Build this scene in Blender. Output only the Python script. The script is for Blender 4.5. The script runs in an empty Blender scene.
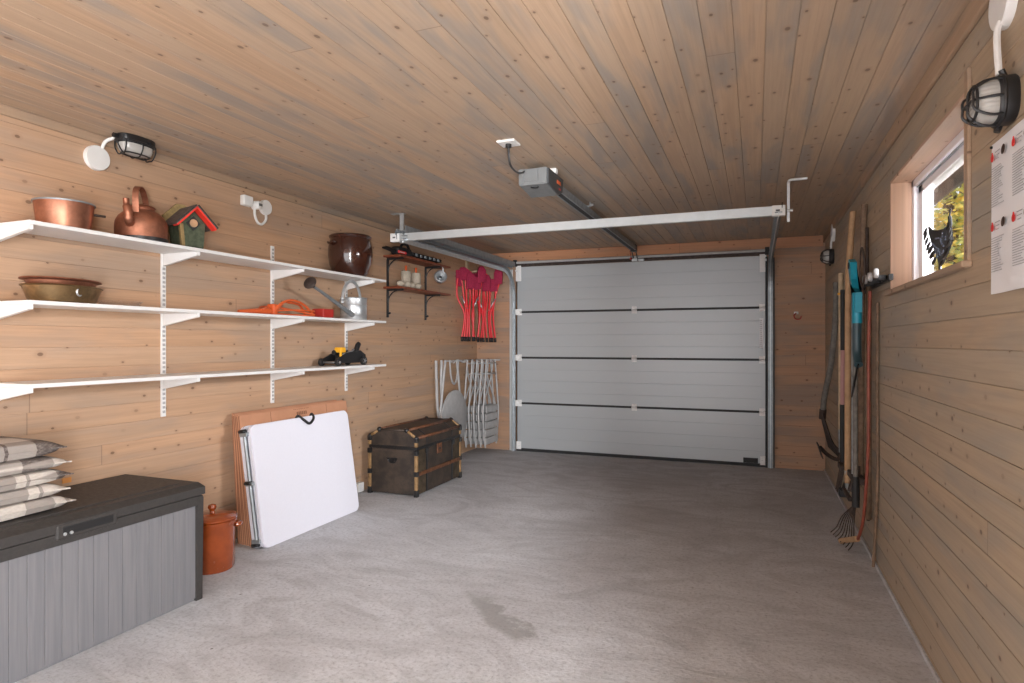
import bpy, bmesh, math, random
from mathutils import Vector, Matrix
random.seed(7)
sc = bpy.context.scene
col = sc.collection
PI = math.pi
V = Vector
XL, XR, YB, YF, ZC = -3.10, 0.63, 6.80, -1.60, 2.30     # room shell, metres

# ------------------------------------------------------------------ materials
def new_mat(name):
    m = bpy.data.materials.new(name); m.use_nodes = True
    nt = m.node_tree; b = nt.nodes['Principled BSDF']
    return m, nt, b
def N(nt, typ, **kw):
    n = nt.nodes.new(typ)
    for k, v in kw.items():
        if k.startswith('i_'):
            key = k[2:]
            n.inputs[int(key) if key.isdigit() else key].default_value = v
        else: setattr(n, k, v)
    return n
def mth(nt, op, a, b=None, c=None, clamp=False):
    n = nt.nodes.new('ShaderNodeMath'); n.operation = op; n.use_clamp = clamp
    for i, x in enumerate((a, b, c)):
        if x is None: continue
        if isinstance(x, (int, float)): n.inputs[i].default_value = x
        else: nt.links.new(x, n.inputs[i])
    return n.outputs[0]
def mix(nt, f, a, b, mode='MIX'):
    n = nt.nodes.new('ShaderNodeMix'); n.data_type = 'RGBA'; n.blend_type = mode
    for i, x in ((0, f), (6, a), (7, b)):
        if isinstance(x, (int, float)): n.inputs[i].default_value = x
        elif isinstance(x, tuple): n.inputs[i].default_value = x if len(x) == 4 else (*x, 1)
        else: nt.links.new(x, n.inputs[i])
    return n.outputs[2]
def sm(nt, x, lo, hi, a=0., b=1.):
    n = nt.nodes.new('ShaderNodeMapRange'); n.interpolation_type = 'SMOOTHSTEP'
    nt.links.new(x, n.inputs[0])
    for i, v in enumerate((lo, hi, a, b)): n.inputs[i+1].default_value = v
    return n.outputs[0]
def comb(nt, x=0., y=0., z=0.):
    n = nt.nodes.new('ShaderNodeCombineXYZ')
    for i, v in enumerate((x, y, z)):
        if isinstance(v, (int, float)): n.inputs[i].default_value = v
        else: nt.links.new(v, n.inputs[i])
    return n.outputs[0]
def noise(nt, vec, scale=5., detail=3., rough=.5, dist=0.):
    n = N(nt, 'ShaderNodeTexNoise', i_Scale=scale, i_Detail=detail, i_Roughness=rough, i_Distortion=dist)
    if vec is not None: nt.links.new(vec, n.inputs['Vector'])
    return n.outputs['Fac']
def coords(nt):
    tc = N(nt, 'ShaderNodeTexCoord'); return tc.outputs['Object']
def xyz(nt, vec):
    s = N(nt, 'ShaderNodeSeparateXYZ'); nt.links.new(vec, s.inputs[0]); return s.outputs

def wood_boards(name, along, across, off=0., tint=(1, 1, 1), pitch=.1, grey=.85):
    """knotty whitewashed spruce boards; axes 'X','Y','Z' of the object"""
    m, nt, b = new_mat(name)
    o = xyz(nt, coords(nt)); ix = {'X': 0, 'Y': 1, 'Z': 2}
    al, ac = o[ix[along]], o[ix[across]]
    bid = mth(nt, 'FLOOR', mth(nt, 'DIVIDE', mth(nt, 'SUBTRACT', ac, off), pitch))
    w1 = N(nt, 'ShaderNodeTexWhiteNoise', noise_dimensions='1D'); nt.links.new(bid, w1.inputs['W'])
    sh = mth(nt, 'MULTIPLY', w1.outputs['Value'], 37.)
    al2 = mth(nt, 'ADD', al, sh)
    seg = mth(nt, 'FLOOR', mth(nt, 'DIVIDE', al2, 5.2))
    w2 = N(nt, 'ShaderNodeTexWhiteNoise', noise_dimensions='2D')
    nt.links.new(comb(nt, bid, seg), w2.inputs['Vector'])
    rnd = w2.outputs['Value']
    grain = noise(nt, comb(nt, mth(nt, 'MULTIPLY', ac, 95.), mth(nt, 'MULTIPLY', al2, 2.2), bid), 1., 4., .6, .6)
    broad = noise(nt, comb(nt, mth(nt, 'MULTIPLY', ac, 24.), mth(nt, 'MULTIPLY', al2, .9), bid), 1., 3., .55, 1.2)
    stain = noise(nt, comb(nt, mth(nt, 'MULTIPLY', ac, 5.), mth(nt, 'MULTIPLY', al, .8), mth(nt, 'MULTIPLY', rnd, 2.)), 1.3, 3., .6, .4)
    T = lambda c: tuple(x*t for x, t in zip(c, tint))
    c1 = mix(nt, sm(nt, broad, .3, .75), T((.565, .345, .212)), T((.475, .288, .172)))
    c2 = mix(nt, sm(nt, rnd, 0, 1, 0, .5), c1, T((.47, .335, .235)))
    c3 = mix(nt, sm(nt, stain, .43, .68, 0, grey), c2, T((.335, .265, .215)))
    c4 = mix(nt, sm(nt, grain, .42, .70, 0, .24), c3, T((.33, .215, .14)))
    # knots
    kv = comb(nt, mth(nt, 'MULTIPLY', ac, 10.), mth(nt, 'MULTIPLY', al2, 6.5))
    vo = N(nt, 'ShaderNodeTexVoronoi', voronoi_dimensions='2D', i_Scale=1., i_Randomness=1.); nt.links.new(kv, vo.inputs['Vector'])
    cs = N(nt, 'ShaderNodeSeparateColor'); nt.links.new(vo.outputs['Color'], cs.inputs[0])
    rad = mth(nt, 'MULTIPLY_ADD', mth(nt, 'POWER', cs.outputs[0], 2.), .06, .038)
    kd = mth(nt, 'DIVIDE', vo.outputs['Distance'], rad)
    kn = mth(nt, 'MULTIPLY', sm(nt, kd, .65, 1.15, 1, 0), sm(nt, cs.outputs[1], .42, .6))
    halo = mth(nt, 'MULTIPLY', sm(nt, kd, 1., 2.8, .35, 0), sm(nt, cs.outputs[1], .42, .6))
    c5 = mix(nt, halo, c4, T((.36, .22, .14)))
    c6 = mix(nt, mth(nt, 'MULTIPLY', kn, .72), c5, T((.13, .068, .042)))
    # butt joint line
    fr = mth(nt, 'FRACT', mth(nt, 'DIVIDE', al2, 5.2))
    jt = sm(nt, mth(nt, 'ABSOLUTE', mth(nt, 'SUBTRACT', fr, .5)), 0.4994, .4998)
    c7 = mix(nt, mth(nt, 'MULTIPLY', jt, .5), c6, T((.12, .07, .05)))
    nt.links.new(c7, b.inputs['Base Color'])
    b.inputs['Roughness'].default_value = .55
    b.inputs['Specular IOR Level'].default_value = .3
    bp = N(nt, 'ShaderNodeBump', i_Strength=.22, i_Distance=.004)
    nt.links.new(mth(nt, 'SUBTRACT', grain, mth(nt, 'MULTIPLY', kn, .4)), bp.inputs['Height'])
    nt.links.new(bp.outputs[0], b.inputs['Normal'])
    return m

def plain(name, c, rough=.5, metal=0., spec=.5, var=.0, scale=20., bump=0., coat=0., dark=None):
    m, nt, b = new_mat(name)
    b.inputs['Roughness'].default_value = rough
    b.inputs['Metallic'].default_value = metal
    b.inputs['Specular IOR Level'].default_value = spec
    b.inputs['Coat Weight'].default_value = coat
    nz = noise(nt, coords(nt), scale, 4., .6)
    d = dark or tuple(x*(1-var) for x in c)
    nt.links.new(mix(nt, sm(nt, nz, .3, .7), c, d), b.inputs['Base Color'])
    if metal > .5 or var:
        nt.links.new(sm(nt, nz, .2, .8, max(0, rough-.06), min(1, rough+.1)), b.inputs['Roughness'])
    if bump:
        bp = N(nt, 'ShaderNodeBump', i_Strength=bump, i_Distance=.002); nt.links.new(nz, bp.inputs['Height'])
        nt.links.new(bp.outputs[0], b.inputs['Normal'])
    return m

M_ = {}
M_['wall'] = wood_boards('spruce_wall_boards', 'Y', 'Z', off=.03, grey=.5)
M_['wallr'] = wood_boards('spruce_wall_boards_grey', 'Y', 'Z', off=.03, grey=.6, tint=(.80, .98, 1.10))
M_['wallb'] = wood_boards('spruce_back_boards', 'X', 'Z', off=.03, tint=(.86, .80, .78))
M_['ceil'] = wood_boards('spruce_ceiling_boards', 'Y', 'X', off=.03, tint=(.93, 1.04, 1.13))
M_['trim'] = wood_boards('spruce_trim', 'Y', 'Z', off=-.4, pitch=9, tint=(.80, .84, .86))
M_['trimx'] = wood_boards('spruce_trim_cross', 'X', 'Z', off=-.4, pitch=9, tint=(1., .78, .66))
M_['reveal'] = wood_boards('spruce_reveal', 'Y', 'X', off=-.4, pitch=9, tint=(1.15, 1.15, 1.25))
M_['gap'] = plain('dark_board_gap', (.10, .065, .045), .9)
M_['white'] = plain('white_lacquered_steel', (.80, .79, .78), .35, var=.03)
M_['shelf'] = plain('white_shelf_board', (.78, .77, .76), .4, var=.03, scale=6)
M_['slot'] = plain('slot_dark', (.12, .11, .11), .8)
M_['plastic_w'] = plain('white_plastic', (.80, .79, .77), .4, var=.03)
M_['galv'] = plain('galvanised_steel', (.66, .69, .71), .36, .75, var=.12, scale=30)
M_['galvd'] = plain('dull_galvanised_steel', (.34, .37, .39), .45, .6, var=.15, scale=25)
M_['alu'] = plain('pale_aluminium', (.62, .65, .66), .33, .45, var=.08, scale=12)
M_['black'] = plain('black_rubber', (.012, .012, .013), .6)
M_['blackm'] = plain('black_painted_metal', (.014, .014, .015), .38)
M_['opgrey'] = plain('grey_plastic_housing', (.17, .178, .18), .45, var=.08)
M_['opside'] = plain('dark_grey_plastic', (.055, .06, .065), .45)
M_['orange'] = plain('orange_cable', (.68, .12, .03), .45)
M_['red'] = plain('red_plastic', (.42, .028, .02), .45)
M_['redtube'] = plain('red_painted_tube', (.72, .02, .03), .35)
M_['maroon'] = plain('crimson_fabric', (.36, .015, .06), .85, var=.3, scale=60, bump=.3)
M_['greytube'] = plain('grey_painted_steel', (.47, .465, .465), .45, var=.12)
M_['copper'] = plain('copper_brushed', (.60, .27, .17), .38, .92, var=.35, scale=14)
M_['copperd'] = plain('old_copper', (.42, .175, .105), .5, .82, var=.35, scale=18)
M_['brass'] = plain('aged_brass', (.36, .235, .115), .35, .85, var=.4, scale=20)
M_['crock'] = plain('brown_glazed_stoneware', (.05, .015, .009), .14, var=.3, scale=9, coat=.6)
M_['terra'] = plain('orange_glazed_stoneware', (.34, .065, .012), .2, var=.3, scale=10, coat=.5)
M_['beige'] = plain('beige_wax', (.50, .43, .34), .8, var=.2, scale=40, bump=.3)
M_['mahog'] = plain('reddish_wooden_shelf', (.26, .065, .028), .45, var=.35, scale=14)
M_['yellow'] = plain('yellow_painted_steel', (.85, .42, .02), .4)
M_['wheel'] = plain('steel_castor', (.35, .35, .36), .3, .8)
M_['cyan'] = plain('cyan_plastic', (.01, .28, .40), .4)
M_['teal'] = plain('dark_teal_tube', (.03, .065, .08), .4)
M_['handle'] = plain('ash_wood_handle', (.56, .42, .27), .6, var=.25, scale=30)
M_['handled'] = plain('weathered_wood_handle', (.24, .155, .10), .7, var=.35, scale=30)
M_['greywood'] = plain('grey_weathered_wood', (.20, .185, .165), .75, var=.35, scale=30)
M_['steel'] = plain('worn_steel', (.42, .45, .46), .38, .8, var=.3, scale=30)
M_['rust'] = plain('rusty_dark_steel', (.06, .04, .032), .6, .3, var=.4, scale=40)
M_['rod'] = plain('red_brown_rod', (.26, .06, .035), .45, var=.25)
M_['cork'] = plain('bare_wood_grip', (.50, .31, .17), .7, var=.2)
M_['paper'] = plain('white_poster_paper', (.80, .80, .82), .5)
M_['ink'] = plain('grey_print', (.40, .40, .42), .7)
M_['inkred'] = plain('red_print', (.70, .03, .03), .6)
M_['inkdk'] = plain('dark_print', (.04, .02, .015), .6)
M_['pvc'] = plain('white_window_frame', (.82, .80, .84), .35)
M_['lidgrey'] = plain('charcoal_plastic', (.042, .038, .036), .55, var=.12, scale=60, bump=.25)
M_['tablew'] = plain('white_plastic_tabletop', (.74, .74, .82), .38, spec=.4, var=.02, scale=90)
M_['card'] = plain('brown_cardboard', (.52, .255, .145), .8, var=.1, scale=9)
M_['cardd'] = plain('cardboard_edge', (.20, .085, .045), .85)
M_['roof'] = plain('grey_shingle', (.14, .105, .09), .9, var=.4, scale=60)
M_['green'] = plain('dark_green_paint', (.075, .095, .055), .7, var=.4, scale=50)
M_['ochre'] = plain('ochre_wood', (.34, .24, .10), .75, var=.3, scale=50)
M_['birdred'] = plain('bright_red_paint', (.75, .035, .02), .5)
M_['orangewood'] = plain('orange_wood_patch', (.70, .30, .08), .6)
M_['eave'] = plain('weathered_outdoor_board', (.22, .19, .17), .8, var=.3, scale=8)
M_['bark'] = plain('tree_bark', (.10, .08, .06), .9, var=.4)
M_['lawn'] = plain('autumn_lawn', (.20, .20, .07), .9, var=.4, scale=4)
M_['blueglow'] = plain('blue_grey_enamel', (.30, .36, .48), .25, .5)
M_['pink'] = plain('dusty_pink_grip', (.42, .22, .22), .6)

def chest_panel():
    m, nt, b = new_mat('grey_wood_grain_resin')
    o = xyz(nt, coords(nt))
    g = noise(nt, comb(nt, mth(nt, 'MULTIPLY', o[1], 60.), mth(nt, 'MULTIPLY', o[2], 2.), o[0]), 1., 4., .6, .5)
    nt.links.new(mix(nt, sm(nt, g, .3, .7), (.205, .20, .21), (.165, .165, .178)), b.inputs['Base Color'])
    b.inputs['Roughness'].default_value = .5
    bp = N(nt, 'ShaderNodeBump', i_Strength=.3, i_Distance=.002); nt.links.new(g, bp.inputs['Height'])
    nt.links.new(bp.outputs[0], b.inputs['Normal']); return m
M_['chest'] = chest_panel()

def concrete():
    m, nt, b = new_mat('brushed_concrete')
    c = coords(nt); o = xyz(nt, c)
    big = noise(nt, c, .9, 5., .6, .6)
    mid = noise(nt, comb(nt, mth(nt, 'MULTIPLY', o[0], 1.7), mth(nt, 'MULTIPLY', o[1], 3.), 0.), 1., 7., .68, 2.2)
    fine = noise(nt, c, 55., 5., .7)
    br = noise(nt, comb(nt, mth(nt, 'MULTIPLY', o[0], 14.), mth(nt, 'MULTIPLY', o[1], 42.), 0.), 1., 4., .7, 2.5)
    c1 = mix(nt, sm(nt, big, .3, .7), (.625, .635, .665), (.50, .50, .52))
    c2 = mix(nt, sm(nt, mid, .38, .68, 0, .6), c1, (.36, .355, .37))
    c3 = mix(nt, sm(nt, fine, .45, .7, 0, .6), c2, (.27, .265, .275))
    c4 = mix(nt, sm(nt, br, .55, .75, 0, .3), c3, (.70, .70, .715))
    # damp grey stain with its own outline, running away from the camera
    wob = noise(nt, c, 5., 5., .7)
    dx_ = mth(nt, 'ADD', mth(nt, 'ADD', o[0], 1.11), mth(nt, 'MULTIPLY_ADD', wob, .36, -.18)); dy_ = mth(nt, 'SUBTRACT', o[1], 2.65)
    ex = mth(nt, 'DIVIDE', mth(nt, 'ADD', mth(nt, 'MULTIPLY', dx_, .684), mth(nt, 'MULTIPLY', dy_, .73)), .07)
    ey = mth(nt, 'DIVIDE', mth(nt, 'SUBTRACT', mth(nt, 'MULTIPLY', dx_, .73), mth(nt, 'MULTIPLY', dy_, .684)), .34)
    r = mth(nt, 'SQRT', mth(nt, 'ADD', mth(nt, 'MULTIPLY', ex, ex), mth(nt, 'MULTIPLY', ey, ey)))
    st = sm(nt, mth(nt, 'ADD', r, mth(nt, 'MULTIPLY_ADD', wob, 1.6, -.8)), .55, 1.15, .72, 0)
    c5 = mix(nt, st, c4, (.29, .285, .28))
    sp = N(nt, 'ShaderNodeTexVoronoi', i_Scale=4.5); nt.links.new(c, sp.inputs['Vector'])
    c6 = mix(nt, sm(nt, sp.outputs['Distance'], .02, .035, .75, 0), c5, (.10, .085, .08))
    nt.links.new(c6, b.inputs['Base Color'])
    b.inputs['Roughness'].default_value = .75
    b.inputs['Specular IOR Level'].default_value = .25
    bp = N(nt, 'ShaderNodeBump', i_Strength=.6, i_Distance=.005)
    hh = mth(nt, 'ADD', mth(nt, 'MULTIPLY', fine, .5), mth(nt, 'ADD', mth(nt, 'MULTIPLY', br, .9), mid))
    nt.links.new(hh, bp.inputs['Height']); nt.links.new(bp.outputs[0], b.inputs['Normal'])
    return m
M_['floor'] = concrete()

def door_metal():
    m, nt, b = new_mat('stucco_grey_sheet_steel')
    c = coords(nt)
    b.inputs['Base Color'].default_value = (.43, .45, .465, 1)
    b.inputs['Metallic'].default_value = .25; b.inputs['Roughness'].default_value = .42
    f = noise(nt, c, 120., 2., .5)
    bp = N(nt, 'ShaderNodeBump', i_Strength=.12, i_Distance=.001); nt.links.new(f, bp.inputs['Height'])
    nt.links.new(bp.outputs[0], b.inputs['Normal']); return m
M_['door'] = door_metal()

def plaid(name, ph):
    m, nt, b = new_mat(name)
    o = xyz(nt, coords(nt))
    def stripes(x, k):
        f = mth(nt, 'FRACT', mth(nt, 'ADD', mth(nt, 'MULTIPLY', x, k), ph))
        wide = sm(nt, mth(nt, 'ABSOLUTE', mth(nt, 'SUBTRACT', f, .5)), .20, .215, 1, 0)
        thin = sm(nt, mth(nt, 'ABSOLUTE', mth(nt, 'SUBTRACT', f, .88)), .022, .028, 1, 0)
        return mth(nt, 'MAXIMUM', wide, thin)
    a, c = stripes(o[0], 3.4), stripes(o[1], 3.9)
    w = noise(nt, comb(nt, mth(nt, 'MULTIPLY', o[0], 500.), mth(nt, 'MULTIPLY', o[1], 60.), 0.), 1., 2.)
    s = mth(nt, 'POWER', mth(nt, 'MULTIPLY', mth(nt, 'ADD', a, c), .5), .8)
    c1 = mix(nt, s, (.54, .49, .44), (.10, .082, .074))
    c2 = mix(nt, sm(nt, w, .4, .65, 0, .35), c1, (.35, .30, .27))
    nt.links.new(c2, b.inputs['Base Color']); b.inputs['Roughness'].default_value = .95
    b.inputs['Specular IOR Level'].default_value = .1
    bp = N(nt, 'ShaderNodeBump', i_Strength=.3, i_Distance=.002); nt.links.new(w, bp.inputs['Height'])
    nt.links.new(bp.outputs[0], b.inputs['Normal']); return m

def trunk_wood():
    m, nt, b = new_mat('dark_canvas_over_wood')
    c = coords(nt)
    a = noise(nt, c, 9., 5., .65); f = noise(nt, c, 70., 3., .6)
    c1 = mix(nt, sm(nt, a, .35, .65), (.028, .021, .017), (.062, .043, .031))
    nt.links.new(mix(nt, sm(nt, f, .5, .7, 0, .5), c1, (.03, .022, .02)), b.inputs['Base Color'])
    b.inputs['Roughness'].default_value = .6; return m
M_['trunk'] = trunk_wood()
M_['trunkrib'] = plain('worn_brown_leather', (.17, .065, .028), .5, var=.5, scale=25)
M_['trunkpost'] = plain('worn_light_wood', (.36, .215, .095), .55, var=.45, scale=35)
M_['trunkpanel'] = plain('faded_olive_canvas', (.075, .052, .03), .6, var=.6, scale=14)

def glass(name, c=(1, 1, 1), rough=0., bump=0.):
    m, nt, b = new_mat(name)
    nt.nodes.remove(b)
    g = N(nt, 'ShaderNodeBsdfGlossy', i_Roughness=.05+rough); t = N(nt, 'ShaderNodeBsdfTransparent')
    t.inputs[0].default_value = (*c, 1)
    lw = N(nt, 'ShaderNodeLayerWeight', i_Blend=.5); mx = N(nt, 'ShaderNodeMixShader')
    fc = mth(nt, 'MULTIPLY_ADD', mth(nt, 'POWER', lw.outputs['Facing'], 5.), .5, .03)
    out = [n for n in nt.nodes if n.type == 'OUTPUT_MATERIAL'][0]
    nt.links.new(fc, mx.inputs[0]); nt.links.new(t.outputs[0], mx.inputs[1])
    nt.links.new(g.outputs[0], mx.inputs[2]); nt.links.new(mx.outputs[0], out.inputs[0])
    return m
M_['pane'] = glass('window_glass')
M_['clear'] = glass('clear_bowl_glass', (.97, .97, .98), .05)
def frosted():
    m, nt, b = new_mat('ribbed_lamp_glass')
    b.inputs['Base Color'].default_value = (.62, .60, .56, 1); b.inputs['Roughness'].default_value = .18
    b.inputs['Transmission Weight'].default_value = .35
    w = N(nt, 'ShaderNodeTexWave', i_Scale=28.); nt.links.new(coords(nt), w.inputs['Vector'])
    bp = N(nt, 'ShaderNodeBump', i_Strength=.3, i_Distance=.003); nt.links.new(w.outputs['Fac'], bp.inputs['Height'])
    nt.links.new(bp.outputs[0], b.inputs['Normal']); return m
M_['lampglass'] = frosted()
def leaves():
    m, nt, b = new_mat('autumn_leaves')
    oi = N(nt, 'ShaderNodeTexNoise', i_Scale=6., i_Detail=4.); nt.links.new(coords(nt), oi.inputs['Vector'])
    nt.links.new(mix(nt, sm(nt, oi.outputs['Fac'], .35, .62), (.85, .58, .10), (.36, .40, .12)), b.inputs['Base Color'])
    b.inputs['Roughness'].default_value = .8
    b.inputs['Subsurface Weight'].default_value = 0
    return m
M_['leaves'] = leaves()

# ------------------------------------------------------------------ mesh builder
class MB:
    def __init__(s): s.v = []; s.f = []; s.sm = []
    def add(s, vs, fs, smooth=False):
        b = len(s.v); s.v += [tuple(v) for v in vs]
        for f in fs: s.f.append(tuple(b+i for i in f)); s.sm.append(smooth)
        return s
    def box(s, a, b, bev=0.):
        x0, x1 = sorted((a[0], b[0])); y0, y1 = sorted((a[1], b[1])); z0, z1 = sorted((a[2], b[2]))
        if bev <= 0:
            vs = [(x, y, z) for x in (x0, x1) for y in (y0, y1) for z in (z0, z1)]
            return s.add(vs, [(0, 1, 3, 2), (4, 6, 7, 5), (0, 4, 5, 1), (2, 3, 7, 6), (0, 2, 6, 4), (1, 5, 7, 3)])
        bm = bmesh.new(); bmesh.ops.create_cube(bm, size=1)
        for v in bm.verts: v.co = V(((x0+x1)/2+v.co.x*(x1-x0), (y0+y1)/2+v.co.y*(y1-y0), (z0+z1)/2+v.co.z*(z1-z0)))
        bev = min(bev, .49*min(x1-x0, y1-y0, z1-z0))
        bmesh.ops.bevel(bm, geom=bm.edges[:], offset=bev, segments=2, affect='EDGES', profile=.5)
        bm.verts.index_update()
        s.add([v.co[:] for v in bm.verts], [[v.index for v in f.verts] for f in bm.faces]); bm.free(); return s
    def prism(s, pts, vec):
        n = len(pts); v = V(vec); P = [V(p) for p in pts]
        nrm = sum((P[i].cross(P[(i+1) % n]) for i in range(n)), V())
        vs = P+[p+v for p in P]
        fl = nrm.dot(v) > 0
        fs = [list(range(n))[::-1] if fl else list(range(n)), list(range(n, 2*n)) if fl else list(range(n, 2*n))[::-1]]
        for i in range(n):
            j = (i+1) % n
            fs.append((i, j, n+j, n+i) if fl else (i, n+i, n+j, j))
        return s.add(vs, fs)
    def tube(s, pts, r, res=8, closed=False, cap=True):
        P = [V(p) for p in pts]; n = len(P)
        R = r if isinstance(r, (list, tuple)) else [r]*n
        vs = []; prev = None
        for i in range(n):
            if closed: t = P[(i+1) % n]-P[i-1]
            else: t = P[min(i+1, n-1)]-P[max(i-1, 0)]
            t.normalize()
            if prev is None:
                a = V((0, 0, 1)) if abs(t.z) < .9 else V((1, 0, 0))
                u = t.cross(a).normalized()
            else:
                u = prev-t*prev.dot(t)
                u = u.normalized() if u.length > 1e-6 else t.orthogonal().normalized()
            prev = u; w = t.cross(u)
            for k in range(res):
                a = 2*PI*k/res; vs.append(P[i]+(u*math.cos(a)+w*math.sin(a))*R[i])
        fs = []
        for i in range(n if closed else n-1):
            j = (i+1) % n
            for k in range(res):
                l = (k+1) % res; fs.append((i*res+k, i*res+l, j*res+l, j*res+k))
        b = len(s.v); s.add(vs, fs, True)
        if not closed and cap:
            s.f.append(tuple(b+k for k in range(res))[::-1]); s.sm.append(False)
            s.f.append(tuple(b+(n-1)*res+k for k in range(res))); s.sm.append(False)
        return s
    def lathe(s, prof, o=(0, 0, 0), axis=(0, 0, 1), seg=32, sx=1., sy=1., smooth=True, cap=True):
        """prof = [(r, h)...] around axis from o"""
        ax = V(axis).normalized(); u = ax.orthogonal().normalized()
        if abs(ax.z) > .99: u = V((1, 0, 0))
        w = ax.cross(u); O = V(o); vs = []
        for r, h in prof:
            for k in range(seg):
                a = 2*PI*k/seg; vs.append(O+ax*h+u*(math.cos(a)*r*sx)+w*(math.sin(a)*r*sy))
        fs = []
        for i in range(len(prof)-1):
            for k in range(seg):
                l = (k+1) % seg; fs.append((i*seg+k, i*seg+l, (i+1)*seg+l, (i+1)*seg+k))
        b = len(s.v); s.add(vs, fs, smooth)
        if cap:
            if prof[0][0] > 1e-5: s.f.append(tuple(b+k for k in range(seg))[::-1]); s.sm.append(False)
            if prof[-1][0] > 1e-5: s.f.append(tuple(b+(len(prof)-1)*seg+k for k in range(seg))); s.sm.append(False)
        return s
    def ball(s, c, r, seg=16, sc=(1, 1, 1)):
        vs = []; fs = []; rings = seg//2
        for i in range(rings+1):
            th = PI*i/rings
            for k in range(seg):
                a = 2*PI*k/seg
                vs.append((c[0]+r*sc[0]*math.sin(th)*math.cos(a), c[1]+r*sc[1]*math.sin(th)*math.sin(a), c[2]-r*sc[2]*math.cos(th)))
        for i in range(rings):
            for k in range(seg):
                l = (k+1) % seg; fs.append((i*seg+k, i*seg+l, (i+1)*seg+l, (i+1)*seg+k))
        return s.add(vs, fs, True)
    def xf(s, mat):
        s.v = [tuple(mat @ V(v)) for v in s.v]; return s
    def build(s, name, mat, parent=None):
        me = bpy.data.meshes.new(name); me.from_pydata(s.v, [], s.f)
        me.polygons.foreach_set('use_smooth', s.sm); me.update()
        bm = bmesh.new(); bm.from_mesh(me); bmesh.ops.remove_doubles(bm, verts=bm.verts, dist=1e-5)
        bm.normal_update(); bm.to_mesh(me); bm.free(); fl = [p.use_smooth for p in me.polygons]; me.set_sharp_from_angle(angle=math.radians(42)); me.polygons.foreach_set('use_smooth', fl); me.update()
        o = bpy.data.objects.new(name, me); col.objects.link(o)
        me.materials.append(M_[mat] if isinstance(mat, str) else mat)
        if parent: o.parent = parent
        return o
def arc(c, r, a0, a1, n, ax='XZ', ry=None):
    out = []; ry = ry or r
    for i in range(n+1):
        a = math.radians(a0+(a1-a0)*i/n); p, q = r*math.cos(a), ry*math.sin(a)
        d = {'XZ': (p, 0, q), 'YZ': (0, p, q), 'XY': (p, q, 0)}[ax]
        out.append((c[0]+d[0], c[1]+d[1], c[2]+d[2]))
    return out
def smooth(pts, n=6):
    P = [V(p) for p in pts]; out = []
    for i in range(len(P)-1):
        a, b, c, d = P[max(i-1, 0)], P[i], P[i+1], P[min(i+2, len(P)-1)]
        for k in range(n):
            t = k/n
            out.append(.5*((2*b)+(c-a)*t+(2*a-5*b+4*c-d)*t*t+(3*b-a-3*c+d)*t**3))
    out.append(P[-1]); return out
def tag(o, label, cat, group=None, kind=None):
    o['label'] = label; o['category'] = cat
    if group: o['group'] = group
    if kind: o['kind'] = kind
    return o
def thing(name, label, cat, loc=(0, 0, 0), rz=0., group=None):
    o = bpy.data.objects.new(name, None); col.objects.link(o); o.empty_display_size = .05
    o.location = loc; o.rotation_euler = (0, 0, rz); return tag(o, label, cat, group)
def struct(o, label=None, cat=None):
    o['kind'] = 'structure'
    if label: o['label'] = label
    if cat: o['category'] = cat
    return o
def copy_tree(o, parent=None):
    c = o.copy(); col.objects.link(c); c.parent = parent
    for ch in list(o.children): copy_tree(ch, c)
    return c

# ------------------------------------------------------------------ room shell
GAP, PT = .0024, .10
def boards(lo, hi, off):
    k = math.floor((lo-off)/PT); out = []
    while off+k*PT < hi-1e-6:
        a, b = max(lo, off+k*PT), min(hi, off+(k+1)*PT)
        if b-a > .006: out.append((a+GAP/2, b-GAP/2))
        k += 1
    return out
OFF = .03
# floor with slightly uneven slab
mb = MB(); mb.box((XL-.3, YF-.3, -.15), (XR+.3, YB+.3, 0))
struct(mb.build('floor', 'floor'), 'pale grey brushed concrete floor with a dark stain', 'floor')
# left wall
mb = MB()
for a, b in boards(0, ZC, OFF): mb.box((XL-.014, YF, a-.0004), (XL, YB, b+.0004), .0008)
mb.box((XL-.12, YF-.1, -.05), (XL-.004, YB+.1, ZC+.1))
struct(mb.build('wall_left', 'wall'), 'left wall of horizontal knotty boards behind the white shelves', 'wall')
# back wall
DX0, DX1, DZ1 = -2.60, .10, 2.125
mb = MB()
for a, b in boards(0, ZC, OFF):
    if a < DZ1: mb.box((XL, YB, a), (DX0-.02, YB+.014, b), .0015); mb.box((DX1+.02, YB, a), (XR, YB+.014, b), .0015)
    else: mb.box((XL, YB, a), (XR, YB+.014, b), .0015)
mb.box((XL-.1, YB+.004, -.05), (DX0-.005, YB+.12, ZC+.1)); mb.box((DX1+.005, YB+.004, -.05), (XR+.1, YB+.12, ZC+.1))
mb.box((XL-.1, YB+.004, DZ1+.005), (XR+.1, YB+.12, ZC+.1))
struct(mb.build('wall_back', 'wallb'), 'end wall of brown boards around the garage door', 'wall')
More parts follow.
